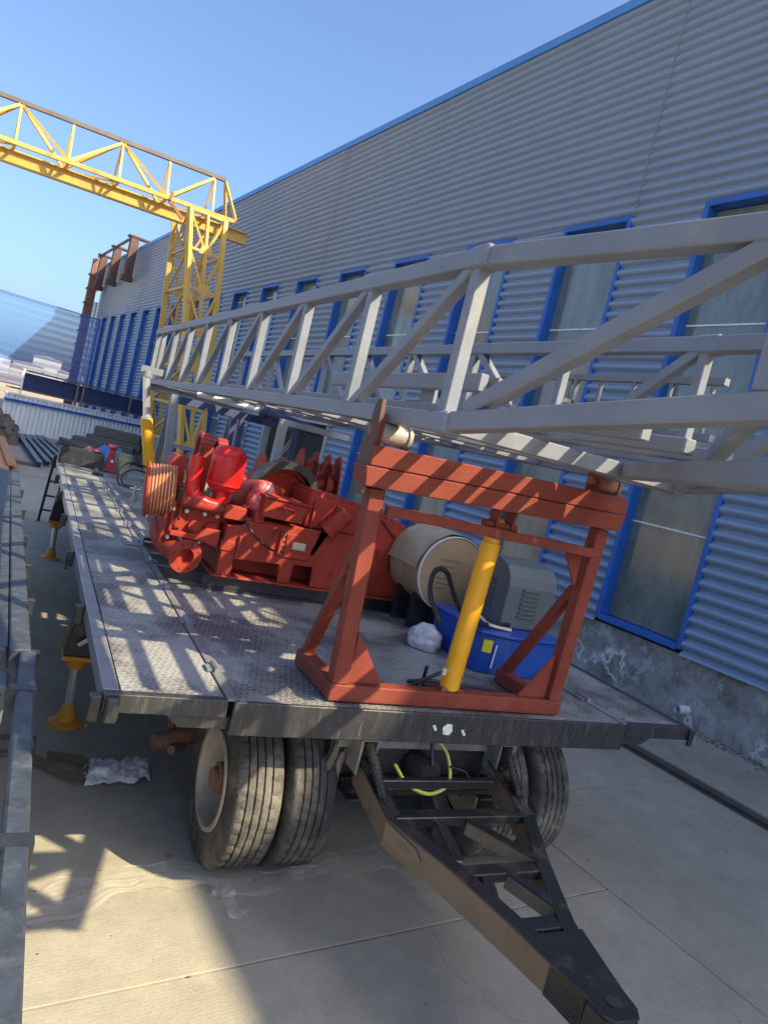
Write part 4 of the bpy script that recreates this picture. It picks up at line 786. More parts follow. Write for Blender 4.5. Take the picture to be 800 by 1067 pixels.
# suction elbow and flange
b = B(); b.path(cat_([(1.06, 5.85, 1.56), (1.06, 5.68, 1.50), (1.10, 5.54, 1.46), (1.18, yp + 0.03, 1.435)], 8), 0.085, 24); el = b.out('suction_elbow', Pm, mp, smooth='auto')
d = V((0.22, -1, -0.08)).normalized(); fc = V((1.195, yp - 0.0, 1.432))
b = B(); b.lathe([(0.066, -0.16), (0.066, 0.03), (0.127, 0.03), (0.13, 0.026), (0.13, 0.004), (0.127, 0.0), (0.09, 0.0)], fc, d, 40); b.out('flange', Pm, el, smooth='auto')
s_, u_, d_ = basis(d)
b = B()
for k in range(8):
    a = k * math.pi / 4 + 0.3; c = fc + s_ * (0.1 * math.cos(a)) + u_ * (0.1 * math.sin(a)) + d_ * 0.0302; b.tube(c, c + d_ * 0.001, 0.009, 10)
b.tube(fc - d_ * 0.15, fc - d_ * 0.145, 0.065, 20)
b.out('bolt_holes', M['interior'], el)
# sheave
b = B(); pr = [(0.05, -0.10), (0.17, -0.10)]
for k in range(8): pr += [(0.205, -0.095 + k * 0.024), (0.205, -0.089 + k * 0.024), (0.185, -0.080 + k * 0.024)]
pr += [(0.205, 0.10), (0.16, 0.10), (0.05, 0.08)]
sh = B(); sh.lathe(pr, (0.97, 5.62, 1.86), (1, -0.12, 0.1), 40); so_ = sh.out('sheave', M['bronze'], mp, smooth='auto')
b = B(); b.lathe([(0.0, 0.0), (0.19, 0.0), (0.215, 0.012), (0.215, 0.03), (0.05, 0.03)], (0.85, 5.635, 1.85), (1, -0.12, 0.1), 40); b.out('sheave_plate', Pm, so_, smooth='auto')
# pulsation dampener and red riser
b = B(); b.lathe([(0, -0.185), (0.06, -0.182), (0.11, -0.16), (0.132, -0.115), (0.134, 0.10), (0.115, 0.155), (0.07, 0.18), (0, 0.186)], (1.395, yp + 0.1, 2.135), (0, 0, 1), 36); dm = b.out('pulsation_dampener', M['redbright'], mp, smooth=True)
b = B(); b.tube((1.395, yp + 0.1, 1.86), (1.395, yp + 0.1, 1.96), 0.055, 18); b.out('dampener_neck', M['redbright'], dm, smooth='auto')
b = B(); b.lathe([(0.135, -0.01), (0.139, -0.006), (0.139, 0.006), (0.135, 0.01)], (1.395, yp + 0.1, 2.02), (0, 0, 1), 36); b.lathe([(0.135, -0.01), (0.138, -0.006), (0.138, 0.006), (0.135, 0.01)], (1.395, yp + 0.1, 2.255), (0, 0, 1), 36); b.out('weld_seam', M['redbright'], dm, smooth='auto', kind='stuff')
b = B(); b.path(cat_([(1.155, yp + 0.1, 2.19), (1.16, yp + 0.1, 2.0), (1.18, yp + 0.09, 1.90), (1.27, yp + 0.08, 1.85), (1.36, yp + 0.08, 1.84)], 6), 0.055, 18); b.out('riser_pipe', M['redbright'], mp, smooth='auto')
# orange loops and blocks behind
def arch(nm, x, y, zbase, r, h, w, t, mat):
    b = B(); pts = [(y - r, zbase)] + [(y - r * math.cos(k * math.pi / 10), zbase + h + r * math.sin(k * math.pi / 10)) for k in range(11)] + [(y + r, zbase)]
    for (ya, za), (yb_, zb_) in zip(pts[:-1], pts[1:]): b.bar((x, ya, za), (x, yb_, zb_), w, t)
    return b.out(nm, mat, mp)
arch('lifting_arch', 1.27, 5.86, 1.82, 0.11, 0.42, 0.10, 0.035, Pm); arch('lifting_arch', 1.44, 6.02, 1.82, 0.11, 0.40, 0.08, 0.035, Pm)
b = B(); b.prism([(-0.07, 0), (0.09, 0), (0.09, 0.25), (0.0, 0.25), (-0.04, 0.18)], (1.06, 5.78, 1.90), (1, 0, 0), (0, 0, 1), (0, 0.2, 0)); b.out('bracket_block', Pm, mp, bev=0.006)
pbb('liner_clamp', 1.10, 1.22, 5.7, 5.86, 1.80, 1.92)
# wrapped bundle
b = B(); n = 12
b.lathe([(0, -0.13), (0.05, -0.125), (0.085, -0.09), (0.095, -0.02), (0.08, 0.05), (0.09, 0.1), (0.05, 0.14), (0, 0.145)], (1.72, yp + 0.16, 1.96), (0.2, 0, 1), 18)
for i, v in enumerate(b.v): b.v[i] = v + V((0.018, 0.018, 0.018)) * noise.noise(v * 14)
b.out('wrapped_valve', M['redbag'], mp, smooth=True)
# box with handle
b = B(); b.prism([(1.70, 1.845), (2.03, 1.835), (2.075, 1.985), (1.705, 2.0)], (0, yp - 0.06, 0), (1, 0, 0), (0, 0, 1), (0, 0.34, 0)); bx_ = b.out('crosshead_box', Pm, mp, bev=0.006)
b = B(); b.prism([(1.695, 2.001), (2.085, 1.986), (2.085, 1.996), (1.695, 2.012)], (0, yp - 0.075, 0), (1, 0, 0), (0, 0, 1), (0, 0.37, 0)); b.out('lid', Pm, bx_)
b = B(); b.path([(1.82, yp - 0.062, 1.93), (1.84, yp - 0.10, 1.945), (1.93, yp - 0.10, 1.94), (1.955, yp - 0.062, 1.915)], 0.009, 8); b.out('handle', M['redbright'], bx_)
# gear case
gc = B(); gc.prism([(2.625, 1.31), (3.02, 1.31), (3.08, 1.40), (3.12, 1.55), (3.12, 1.70), (3.07, 1.84), (2.98, 1.95), (2.84, 2.0), (2.6, 2.04), (2.10, 2.09), (2.10, 1.81), (2.625, 1.81)], (0, yp + 0.05, 0), (1, 0, 0), (0, 0, 1), (0, 0.72, 0)); gco = gc.out('gear_case', Pm, mp, bev=0.012)
pts = []
gf = B(); gf.prism([(2.70, 1.33), (3.06, 1.33), (3.12, 1.42), (3.16, 1.56), (3.155, 1.72), (3.10, 1.87), (3.0, 1.98), (2.86, 2.03), (2.78, 1.98), (2.95, 1.85), (2.99, 1.7), (2.97, 1.52), (2.86, 1.42)], (0, yp + 0.025, 0), (1, 0, 0), (0, 0, 1), (0, 0.022, 0)); gf.out('case_flange', Pm, gco, bev=0.004)
d = V((0.55, -0.25, 0.8)).normalized(); c0 = V((2.30, yp + 0.0, 1.83))
b = B(); b.lathe([(0.0, -0.02), (0.09, -0.02), (0.09, 0.02), (0.078, 0.022), (0.078, 0.20), (0.06, 0.215), (0, 0.215)], c0, d, 28); b.out('shaft_housing', Pm, gco, smooth='auto')
b = B()
s_, u_, d_ = basis(d)
for k in range(6):
    a = k * math.pi / 3; c = c0 + s_ * (0.079 * math.cos(a)) + u_ * (0.079 * math.sin(a)) + d_ * 0.16; b.tube(c, c + (s_ * math.cos(a) + u_ * math.sin(a)) * 0.004, 0.007, 6)
b.out('housing_bolts', M['interior'], gco)
b = B(); b.prism([(2.24, 1.80), (2.32, 1.82), (2.22, 1.60), (2.19, 1.59)], (0, yp - 0.0, 0), (1, 0, 0), (0, 0, 1), (0, 0.05, 0)); b.out('web_plate', Pm, gco)
for x0 in (2.14, 2.34): pbb('stiffener', x0, x0 + 0.02, yp + 0.02, yp + 0.05, 1.81, 2.04, par=gco)
bolt = lambda b_, c, d, r=0.011, h=0.012: b_.tube(c, V(c) + V(d).normalized() * h, r, 6)
b = B()
for x, z in ((2.74, 1.35), (2.86, 1.35), (2.98, 1.35), (3.06, 1.42), (3.115, 1.52), (3.13, 1.64), (3.11, 1.76), (3.06, 1.87), (2.97, 1.965), (2.87, 2.005)): bolt(b, (x, yp + 0.026, z), (0, -1, 0))
b.out('flange_bolts', M['redpump'], gco, kind='stuff')
b = B()
for x in (1.50, 1.54, 2.0, 2.04, 2.3, 2.4, 2.5, 2.58): bolt(b, (x, yp + 0.001, 1.345), (0, -1, 0), 0.012)
for k in range(7): bolt(b, (1.64 + 0.045 * k, yp + 0.001, 1.752), (0, -1, 0), 0.009)
b.out('frame_bolts', M['redpump'], po, kind='stuff')
b = B()
for x in (1.06, 1.16, 1.30, 1.40):
    for z in (1.54, 1.76): b.tube((x, yp + 0.14, z), (x, yp + 0.09, z), 0.017, 6); b.tube((x, yp + 0.09, z), (x, yp + 0.065, z), 0.009, 6)
b.out('stud_nuts', M['brass'], mp, kind='stuff')
for x in (1.12, 1.25, 1.38):
    b = B(); b.tube((x, yp + 0.14, 1.65), (x, yp + 0.10, 1.65), 0.05, 20); b.tube((x, yp + 0.10, 1.65), (x, yp + 0.085, 1.65), 0.032, 6); b.out('cylinder_cover', Pm, mp, smooth='auto')
for k in range(3):
    b = B(); b.path(cat_([(1.60 + 0.02 * k, yp + 0.14 + 0.05 * k, 1.80), (1.63, yp + 0.1 + 0.05 * k, 1.88), (1.85 + 0.04 * k, yp + 0.36, 1.86), (2.12, yp + 0.3 - 0.03 * k, 1.95 + 0.02 * k)]), 0.006, 6); b.out('lube_line', M['bronze'], mp, smooth=True)
b = B(); b.bb(2.02, 2.13, yp - 0.0165, yp - 0.014, 1.62, 1.68); b.out('name_plate', M['brass'], mp)
b = B(); b.path(cat_([(1.58, yp - 0.02, 1.80), (1.66, yp - 0.06, 1.70), (1.78, yp - 0.05, 1.62), (1.88, yp - 0.03, 1.58)]), 0.009, 8); b.out('grease_hose', M['hose'], mp, smooth=True)
# belt guard
b = B(); cxg, czg = 2.03, 1.98; ro, ri = 0.31, 0.245
ang = [R(175) - R(165) * k / 22 for k in range(23)]
po_ = [(cxg + ro * math.cos(a), czg + ro * math.sin(a)) for a in ang] + [(2.62, 2.03), (2.62, 2.015)] + [(cxg + ri * math.cos(a), czg + ri * math.sin(a)) for a in ang[::-1]]
b.prism(po_, (0, 5.80, 0), (1, 0, 0), (0, 0, 1), (0, 0.16, 0)); b.out('belt_guard', M['black'], mp, smooth='auto')
b = B(); b.lathe([(0.0, -0.03), (0.05, -0.04), (0.05, 0.03), (0.20, 0.02), (0.235, 0.03), (0.235, -0.04), (0.21, -0.04), (0.2, 0.0), (0.05, 0.0)], (cxg, 5.93, czg), (0, 1, 0), 32); b.out('flywheel', Pm, mp, smooth='auto')

# ------------------------------------------------------------------ winch behind the pump
wi = T('winch', 'red winch drum with lugged side plates behind the pump', 'winch', (2.5, 6.9, DZ))
for x in (2.08, 2.30):
    b = B(); b.lathe([(0.0, -0.012), (0.20, -0.012), (0.205, 0), (0.20, 0.012), (0.0, 0.012)], (x, 6.9, 2.08), (1, 0, 0), 36); b.out('drum_flange', M['redpump'], wi, smooth='auto')
b = B(); b.tube((2.09, 6.9, 2.08), (2.86, 6.9, 2.08), 0.10, 24); b.out('drum', M['redpump'], wi, smooth='auto')
for x in (2.46, 2.62, 2.76, 2.88):
    b = B(); b.prism([(-0.2, -0.9), (0.2, -0.9), (0.17, 0.1), (0.06, 0.30), (-0.03, 0.33), (-0.1, 0.24), (-0.17, 0.0)], (x, 6.9, 2.09), (0, 1, 0), (0, 0, 1), (0.02, 0, 0)); b.out('side_plate', M['redpump'], wi, bev=0.004)
for x in (2.5, 2.66):
    b = B()
    for k in range(8):
        a0, a1 = math.pi * k / 8, math.pi * (k + 1) / 8
        b.bar((x + 0.07 - 0.06 * math.cos(a0), 6.78, 2.22 + 0.10 * math.sin(a0)), (x + 0.07 - 0.06 * math.cos(a1), 6.78, 2.22 + 0.10 * math.sin(a1)), 0.03, 0.1, up=(0, 1, 0), e=0.004)
    b.out('rope_guide', M['redpump'], wi)
b = B(); b.bb(2.02, 2.95, 6.65, 7.15, DZ + 0.002, DZ + 0.12); b.bb(2.03, 2.06, 6.7, 7.1, DZ + 0.12, 2.08); b.out('winch_bed', M['redpump'], wi, bev=0.006)

# ------------------------------------------------------------------ wrapped drum, power pack
dr_ = T('wrapped_drum', 'cardboard and film wrapped cylinder lying beside the red pump', 'drum', (3.2, 5.1, DZ))
yc, xc, zc, rd = 4.86, 3.25, 1.71, 0.315
b = B(); b.lathe([(rd * 0.99, 0.0), (rd, 0.02), (rd, 0.26), (rd * 0.985, 0.27), (rd, 0.28), (rd, 0.52), (rd * 0.9, 0.54), (0, 0.54)], (xc, yc, zc), (0, 1, 0), 48); b.out('cardboard_sleeve', M['card'], dr_, smooth='auto')
b = B(); b.lathe([(0, 0.0), (rd * 0.93, -0.003), (rd * 0.985, 0.0)], (xc, yc, zc), (0, 1, 0), 48); ed = b.out('end_disc', M['card'], dr_, smooth='auto')
b = B(); b.lathe([(rd * 0.995, -0.012), (rd * 1.012, -0.012), (rd * 1.012, 0.012), (rd * 0.995, 0.012)], (xc, yc - 0.002, zc), (0, 1, 0), 48, closed=True); b.out('rim_band', M['white'], dr_, smooth='auto')
b = B()
for row, (z, n0, x0, w) in enumerate(((0.10, 6, -0.14, 0.024), (0.055, 8, -0.13, 0.012), (-0.0, 9, -0.17, 0.016), (-0.045, 8, -0.17, 0.014), (-0.09, 9, -0.16, 0.015), (-0.13, 7, -0.15, 0.013))):
    for k in range(n0):
        xx = xc + x0 + k * w * 1.55; zz = zc + z - 0.02 * 0
        b.bb(xx, xx + w, yc - 0.0052, yc - 0.0042, zz, zz + 0.003); b.bb(xx, xx + w * 0.8, yc - 0.0052, yc - 0.0042, zz + w * 0.5, zz + w * 0.5 + 0.003); b.bb(xx + w * 0.4, xx + w * 0.4 + 0.003, yc - 0.0052, yc - 0.0042, zz, zz + w)
b.out('printed_lines', M['ink'], ed)
# film over the top of the sleeve
b = B(); vs = []; na = 20; nl = 10
for i in range(nl + 1):
    for k in range(na + 1):
        a = R(-5) + R(185) * k / na; rr = rd + 0.012 + 0.014 * noise.noise(V((a * 3, i * 0.5, 0.2))) + 0.006
        vs.append((xc + rr * math.cos(a), yc + 0.02 + 0.51 * i / nl, zc + rr * math.sin(a)))
b.add(vs, [(i * (na + 1) + k, i * (na + 1) + k + 1, (i + 1) * (na + 1) + k + 1, (i + 1) * (na + 1) + k) for i in range(nl) for k in range(na)]); b.out('film_cover', M['tanwrap'], dr_, smooth=True)
for y in (4.94, 5.22):
    b = B(); b.prism([(-0.24, 0), (0.24, 0), (0.24, 0.30), (0.16, 0.26), (0, 0.2), (-0.16, 0.26), (-0.24, 0.30)], (xc, y, DZ), (1, 0, 0), (0, 0, 1), (0, 0.07, 0)); b.out('cradle', M['black'], dr_)

pk = T('hydraulic_power_pack', 'blue oil tank with grey louvred motor hood behind the red frame', 'power pack', (3.35, 4.25, DZ))
b = B(); b.prism([(3.03, 3.97), (3.24, 3.90), (3.72, 3.90), (3.72, 4.62), (3.03, 4.62)], (0, 0, DZ + 0.004), (1, 0, 0), (0, 1, 0), (0, 0, 0.275)); tk = b.out('tank', M['tankblue'], pk, bev=0.008)
b = B(); b.prism([(3.005, 3.955), (3.23, 3.875), (3.745, 3.875), (3.745, 4.645), (3.005, 4.645)], (0, 0, DZ + 0.28), (1, 0, 0), (0, 1, 0), (0, 0, 0.022)); b.out('rim_flange', M['tankblue'], tk, bev=0.006)
b = B(); b.path([(3.13, 3.925, 1.25), (3.135, 3.92, 1.42)], 0.006, 6); b.out('sight_tube', M['white'], tk)
b = B(); b.box((3.075, 3.945, 1.40), (0.07, 0.004, 0.09), rz=math.atan2(-0.07, 0.21)); b.out('warning_label', M['label'], tk)
hd = B(); hp = [(4.12, 1.505), (4.60, 1.505), (4.60, 1.86), (4.56, 1.95), (4.48, 1.995), (4.30, 2.0), (4.20, 1.965), (4.14, 1.89), (4.12, 1.82)]
hd.prism(hp, (3.27, 0, 0), (0, 1, 0), (0, 0, 1), (0.45, 0, 0)); ho = hd.out('motor_hood', M['hood'], pk, bev=0.006)
for k in range(7):
    b = B(); b.bar((3.40, 4.112, 1.60 + 0.034 * k), (3.57, 4.112, 1.60 + 0.034 * k), 0.022, 0.012); b.out('louvre', M['hood'], ho, bev=0.003)
    b = B(); b.bar((3.262, 4.28, 1.62 + 0.036 * k), (3.262, 4.46, 1.62 + 0.036 * k), 0.02, 0.012); b.out('louvre', M['hood'], ho, bev=0.003)
b = B(); b.path(cat_([(3.0, 4.05, 1.51), (3.05, 4.1, 1.57), (3.12, 4.05, 1.53), (3.3, 4.02, 1.515)]), 0.014, 8); b.tube((3.03, 4.1, 1.505), (3.03, 4.1, 1.56), 0.03, 10); b.out('pipe_fitting', M['brass'], pk)

def crumple(nm, c, size, seed, mat, label, cat, amp=0.3, n=22, m=14, group=None, fr=3.0):
    b = B(); vs = []
    for i in range(m + 1):
        ph = math.pi * i / m
        for k in range(n):
            th = 2 * math.pi * k / n; v = V((math.sin(ph) * math.cos(th), math.sin(ph) * math.sin(th), math.cos(ph)))
            q = 1 + amp * noise.noise(v * fr + V((seed, 0, 0))) + amp * 0.6 * noise.noise(v * fr * 2.6 + V((0, seed, 0))) + amp * 0.25 * noise.noise(v * fr * 7)
            z = max(-0.5, v.z * q); vs.append((c[0] + v.x * q * size[0], c[1] + v.y * q * size[1], c[2] + (z + 0.5) * size[2]))
    b.add(vs, [(i * n + k, i * n + (k + 1) % n, (i + 1) * n + (k + 1) % n, (i + 1) * n + k) for i in range(m) for k in range(n)])
    return b.out(nm, mat, None, smooth=True, label=label, cat=cat, org=c, group=group)
crumple('plastic_bag', (2.86, 4.42, DZ + 0.002), (0.13, 0.13, 0.12), 3, M['bag'], 'crumpled white plastic bag on the deck below the wrapped drum', 'bag', n=48, m=30, amp=0.16, fr=2.2)

# ------------------------------------------------------------------ neighbouring trailer at the left edge
lt = T('neighbouring_trailer', 'blue-grey flatbed trailer cut off by the left picture edge', 'trailer', (-0.9, 5.5, 0))
b = B(); b.bar((0.165, 0.4, 1.15), (0.19, 3.66, 1.15), 0.07, 0.10); b.out('drawbar_rail', M['bluegrey'], lt, bev=0.008)
b = B(); b.bar((0.155, 3.66, 1.15), (-0.06, 10.5, 1.15), 0.095, 0.10); b.out('side_rail', M['bluegrey'], lt, bev=0.008)
b = B(); b.bar((0.09, 3.68, 1.15), (-2.2, 3.55, 1.15), 0.06, 0.098); b.out('front_rail', M['bluegrey'], lt, bev=0.006)
for k, (y0, y1) in enumerate(((3.72, 4.72), (4.74, 7.4), (7.42, 10.5))):
    b = B(); xa, xb = 0.10 - 0.0315 * (y0 - 3.66), 0.10 - 0.0315 * (y1 - 3.66); b.prism([(xa, y0), (xb, y1), (-2.2, y1), (-2.2, y0)], (0, 0, 1.17), (1, 0, 0), (0, 1, 0), (0, 0, 0.02)); b.out('deck_plate', M['bluegrey'], lt)
b = B(); b.prism([(0.03, 3.80), (0.0, 4.66), (-2.0, 4.66), (-2.0, 3.80)], (0, 0, 1.192), (1, 0, 0), (0, 1, 0), (0, 0, 0.05)); b.out('hatch', M['bluegrey'], lt, bev=0.02)
b = B(); b.prism([(0.01, 4.80), (-0.09, 7.3), (-2.0, 7.3), (-2.0, 4.80)], (0, 0, 1.192), (1, 0, 0), (0, 1, 0), (0, 0, 0.07)); b.out('hatch', M['bluedark'], lt, bev=0.02)
bx2 = B(); bx2.bb(-1.2, 0.128, 3.46, 3.64, 0.86, 1.095); lb = bx2.out('louvred_box', M['hood'], lt, bev=0.01)
for k in range(6):
    b = B(); b.bar((-0.10, 3.452, 0.905 + 0.028 * k), (0.11, 3.452, 0.905 + 0.028 * k), 0.022, 0.012); b.out('louvre', M['hood'], lb)
b = B(); b.bb(-1.2, 0.125, 3.12, 3.44, 0.78, 0.805); b.out('step_plate', M['tread'], lt)
for y in (3.66, 4.55, 5.4, 6.4, 7.6, 8.9):
    x = 0.21 - 0.0315 * (y - 3.66); b = B(); b.bb(x - 0.008, x + 0.03, y - 0.015, y + 0.03, 1.10, 1.185); b.bb(x - 0.01, x + 0.036, y - 0.02, y + 0.035, 1.185, 1.195); b.out('rope_hook', M['black'], lt, bev=0.006)
for y in (2.05, 3.16): 
    b = B(); b.bb(0.125, 0.226, y, y + 0.06, 1.095, 1.206); b.out('clamp', M['black'], lt)
for y in (5.2, 8.8):
    for x in (-0.45, -0.78):
        b = B(); b.lathe([(0.275, -0.12), (0.34, -0.138), (0.44, -0.14), (0.49, -0.118), (0.497, 0), (0.49, 0.118), (0.44, 0.14), (0.34, 0.138), (0.275, 0.12), (0.2, 0.0), (0.0, 0.0)], (x, y, 0.495), (1, 0, 0), 48); b.out('wheel', M['rubber'], lt, smooth='auto')
b = B(); b.bb(-0.75, -0.6, 0.6, 10.3, 0.75, 1.08); b.bb(-1.8, -1.65, 0.6, 10.3, 0.75, 1.08); b.out('chassis_rail', M['black'], lt)
b = B(); b.bb(-0.25, 0.10, 3.2, 3.5, 0.35, 0.74); b.out('battery_box', M['black'], lt, bev=0.01)

# ------------------------------------------------------------------ gantry crane
gy = T('gantry_crane', 'yellow lattice gantry crane spanning the yard ahead of the wall', 'crane', tuple(W(24, 6.8)))
Gm = M['crane']
def gbar(nm, p, q, w, h=None, mat=None, up=(0, 0, 1)): 
    b = B(); b.bar(p, q, w, h or w, up); return b.out(nm, mat or Gm, gy)
def tower(mir):
    def PW(s, w, z): return W(s, w, z) if not mir else W(s + 2.9, -12.3 - w, z)
    for fs, (sa, sb) in enumerate(((23.6, 21.7), (25.3, 26.1))):
        n = 7; Ls = []; Rs = []; Cs = []
        for i in range(n + 1):
            t = i / n; z = 8.75 - t * 8.55; s = sa + (sb - sa) * t
            wl = 5.85 + 0.95 * t ** 0.9; wr = 7.02 + 0.35 * t
            Ls.append(PW(s, wl, z)); Rs.append(PW(s, wr, z)); Cs.append(PW(s, (wl + wr) / 2, z))
        gbar('leg_chord', Ls[0], Ls[-1], 0.15); gbar('leg_chord', Rs[0], Rs[-1], 0.15); gbar('leg_post', Cs[0], Cs[-2], 0.09)
        for i in range(n + 1):
            gbar('leg_rung', Ls[i], Rs[i], 0.08)
            if i < n:
                gbar('leg_brace', Ls[i], Cs[i + 1], 0.07); gbar('leg_brace', Rs[i], Cs[i + 1], 0.07)
                g = B(); dx = (Rs[i + 1] - Ls[i + 1]).normalized(); g.prism([(-0.22, -0.08), (0.22, -0.08), (0.16, 0.2), (-0.16, 0.2)], Cs[i + 1] - V((0, 0.06, 0)), dx, (0, 0, 1), (0, 0.02, 0)); g.out('gusset', Gm, gy)
    for i in range(1, 7):
        t = i / 7; z = 8.75 - t * 8.55; a, c = 23.6 - 1.9 * t, 25.3 + 0.8 * t
        for wv in (5.85 + 0.95 * t ** 0.9, 7.02 + 0.35 * t): gbar('side_rung', PW(a, wv, z), PW(c, wv, z), 0.08)
        t2 = (i - 1) / 7; z2 = 8.75 - t2 * 8.55
        gbar('side_brace', PW(23.6 - 1.9 * t2, 5.85 + 0.95 * t2 ** 0.9, z2), PW(c, 5.85 + 0.95 * t ** 0.9, z), 0.06)
    b = B(); b.bar(PW(21.4, 7.1, 0.25), PW(26.6, 7.1, 0.25), 0.3, 0.32); b.out('bogie_beam', Gm, gy)
    for s in (21.7, 26.2):
        b = B(); e1 = WN * 0.06; b.tube(PW(s, 7.1, 0.16) - e1, PW(s, 7.1, 0.16) + e1, 0.15, 20); b.out('bogie_wheel', M['craneb'], gy)
tower(False); tower(True)
GE = (WN * 1.0 - WD * 0.17).normalized()
def GP(u, lat, z): return W(24.45, 7.15) + GE * u + WD * lat + V((0, 0, z))
UL = -21.5
gbar('top_chord', GP(UL, 0, 10.25), GP(-0.15, 0, 10.25), 0.14, 0.12, mat=M['craneb'])
for lat in (-0.55, 0.55): gbar('bottom_chord', GP(UL, lat, 8.92), GP(0.3, lat, 8.92), 0.12, 0.12)
b = B(); b.ibeam(GP(UL, 0, 8.62), GP(0.9, 0, 8.62), 0.24, 0.40, 0.03); b.out('hoist_beam', Gm, gy)
u = -0.5; k = 0
while u > UL + 1:
    T0 = GP(u, 0, 10.2)
    for lat in (-0.55, 0.55):
        gbar('post', T0, GP(u, lat, 8.95), 0.06)
        for du in (-1.45, 1.45):
            if u + du < 0.4: gbar('diagonal', T0, GP(u + du, lat, 8.95), 0.085)
        gbar('post', GP(u - 1.45, 0, 10.2), GP(u - 1.45, lat, 8.95), 0.06)
    for du in (0, -1.45): gbar('cross_tie', GP(u + du, -0.55, 8.86), GP(u + du, 0.55, 8.86), 0.07)
    gbar('plan_brace', GP(u, -0.55, 8.86), GP(u - 1.45, 0.55, 8.86), 0.05)
    u -= 2.9
for lat in (-0.55, 0.55): gbar('end_diagonal', GP(-0.15, 0, 10.2), GP(0.28, lat, 8.95), 0.085)
b = B(); b.bar(W(23.2, 5.6, 8.2), W(23.2, 5.1, 8.6), 0.08, 0.1); b.bar(W(23.2, 5.1, 8.6), W(23.2, 5.15, 8.85), 0.08, 0.16); b.out('flood_lamp', M['rust'], gy)

# ------------------------------------------------------------------ rear yard: low white wall, railing, net fence, clutter
lw = T('low_sheet_wall', 'low white corrugated sheet wall across the end of the yard', 'wall', (2, 33, 0))
p0, p1 = V((-1.1, 32.2, 0)), V((5.2, 35.9, 0)); dv = (p1 - p0); ln = dv.length; du = dv.normalized(); nrm = V((du.y, -du.x, 0))
b = B(); n = int(ln / 0.05)
for i in range(n + 1):
    q = p0 + du * (ln * i / n) + nrm * (0.03 if (i // 2) % 2 else 0.0); b.v += [q, q + V((0, 0, 1.5 - 0.0 * i / n))]
b.f = [(2 * i, 2 * i + 2, 2 * i + 3, 2 * i + 1) for i in range(n)]; b.out('wall_sheet', M['cream'], lw)
b = B(); b.bar(p0 + nrm * 0.08 + V((0, 0, 1.28)), p1 + nrm * 0.08 + V((0, 0, 1.28)), 0.07, 0.09); b.out('blue_rail', M['blue'], lw)
b = B(); b.bar(p0 + V((0, 0, 1.54)), p1 + V((0, 0, 1.54)), 0.14, 0.06); b.out('wall_cap', M['cream'], lw)
ra = T('guard_railing', 'dark guard railing with navy infill on top of the white wall', 'railing', (2, 34, 1.5))
b = B(); off = V((0, 0.6, 0)); b.bar(p0 + off + V((0, 0, 2.55)), p1 + off + V((0, 0, 2.55)), 0.07, 0.07); b.bar(p0 + off + V((0, 0, 1.75)), p1 + off + V((0, 0, 1.75)), 0.07, 0.07); b.out('rail', M['craneb'], ra)
for t in (0.08, 0.42, 0.46, 0.8, 0.98):
    b = B(); q = p0 + du * (ln * t) + off; b.bar(q, q + V((0, 0, 2.6)), 0.09, 0.09, up=(0, 1, 0)); b.out('rail_post', M['white'] if t < 0.1 else M['craneb'], ra)
b = B(); b.bar(p0 + du * 0.6 + off * 1.3 + V((0, 0, 2.12)), p1 + off * 1.3 + V((0, 0, 2.12)), 0.04, 0.68); b.out('infill_panel', M['navy'], ra)
nf = T('windbreak_fence', 'tall see-through blue windbreak net fence behind the yard', 'fence', (-3, 48, 0))
q0, q1 = V((-26, 43, 0)), V((2.75, 49.5, 0)); dn = (q1 - q0); n = 40
b = B()
for i in range(n + 1):
    q = q0 + dn * (i / n) ; b.v += [q + V((0, 0, 1.6)), q + V((0, 0, 6.75))]
b.f = [(2 * i, 2 * i + 2, 2 * i + 3, 2 * i + 1) for i in range(n)]; b.out('net', M['net'], nf, smooth=True)
for t in (0.0, 0.2, 0.4, 0.6, 0.79, 0.995):
    q = q0 + dn * t + V((0, -0.15, 0)); b = B(); b.tube(q, q + V((0, 0, 6.8)), 0.055, 10); b.out('fence_post', M['blue'], nf)
for z in (1.6, 6.75):
    b = B(); b.tube(q0 + V((0, -0.1, z)), q1 + V((0, -0.1, z)), 0.03, 8); b.out('fence_wire', M['blue'], nf)

chs = [((-0.30 + 0.20 * k, 30.0 + 0.35 * k, 0.0), (0.42 + 0.22 * k, 21.6 + 0.6 * k, 0.0)) for k in range(5)]
cl = ('leftmost blue-grey steel channel in the row on the yard', 'second blue-grey steel channel from the left in the row', 'middle blue-grey steel channel of the row on the yard', 'fourth blue-grey steel channel from the left in the row', 'rightmost blue-grey steel channel in the row beside the timber')
for (a, c), lb_ in zip(chs, cl):
    b = B(); b.channel(V(a) + V((0, 0, 0.1)), V(c) + V((0, 0, 0.1)), 0.14, 0.2, 0.025); b.out('steel_channel', M['channel'], None, label=lb_, cat='channel', group='steel channels laid side by side', org=a)
tl = [(1.55, 27.6, 0.12, 3.6, 0.28, 0.24, 0.25), (1.95, 27.7, 0.12, 3.6, 0.28, 0.24, 0.25), (2.4, 28.6, 0.15, 2.4, 0.8, 0.3, 1.35), (2.9, 29.3, 0.2, 2.6, 0.9, 0.4, 1.3), (2.6, 29.0, 0.47, 2.2, 0.7, 0.3, 1.35), (3.0, 29.5, 0.58, 2.0, 0.8, 0.36, 1.3), (3.1, 29.6, 0.95, 1.7, 0.7, 0.36, 1.3), (1.7, 27.3, 0.37, 3.4, 0.22, 0.2, 0.35), (2.05, 27.5, 0.37, 3.4, 0.2, 0.2, 0.32), (1.3, 27.4, 0.10, 3.2, 0.2, 0.2, 0.3)]
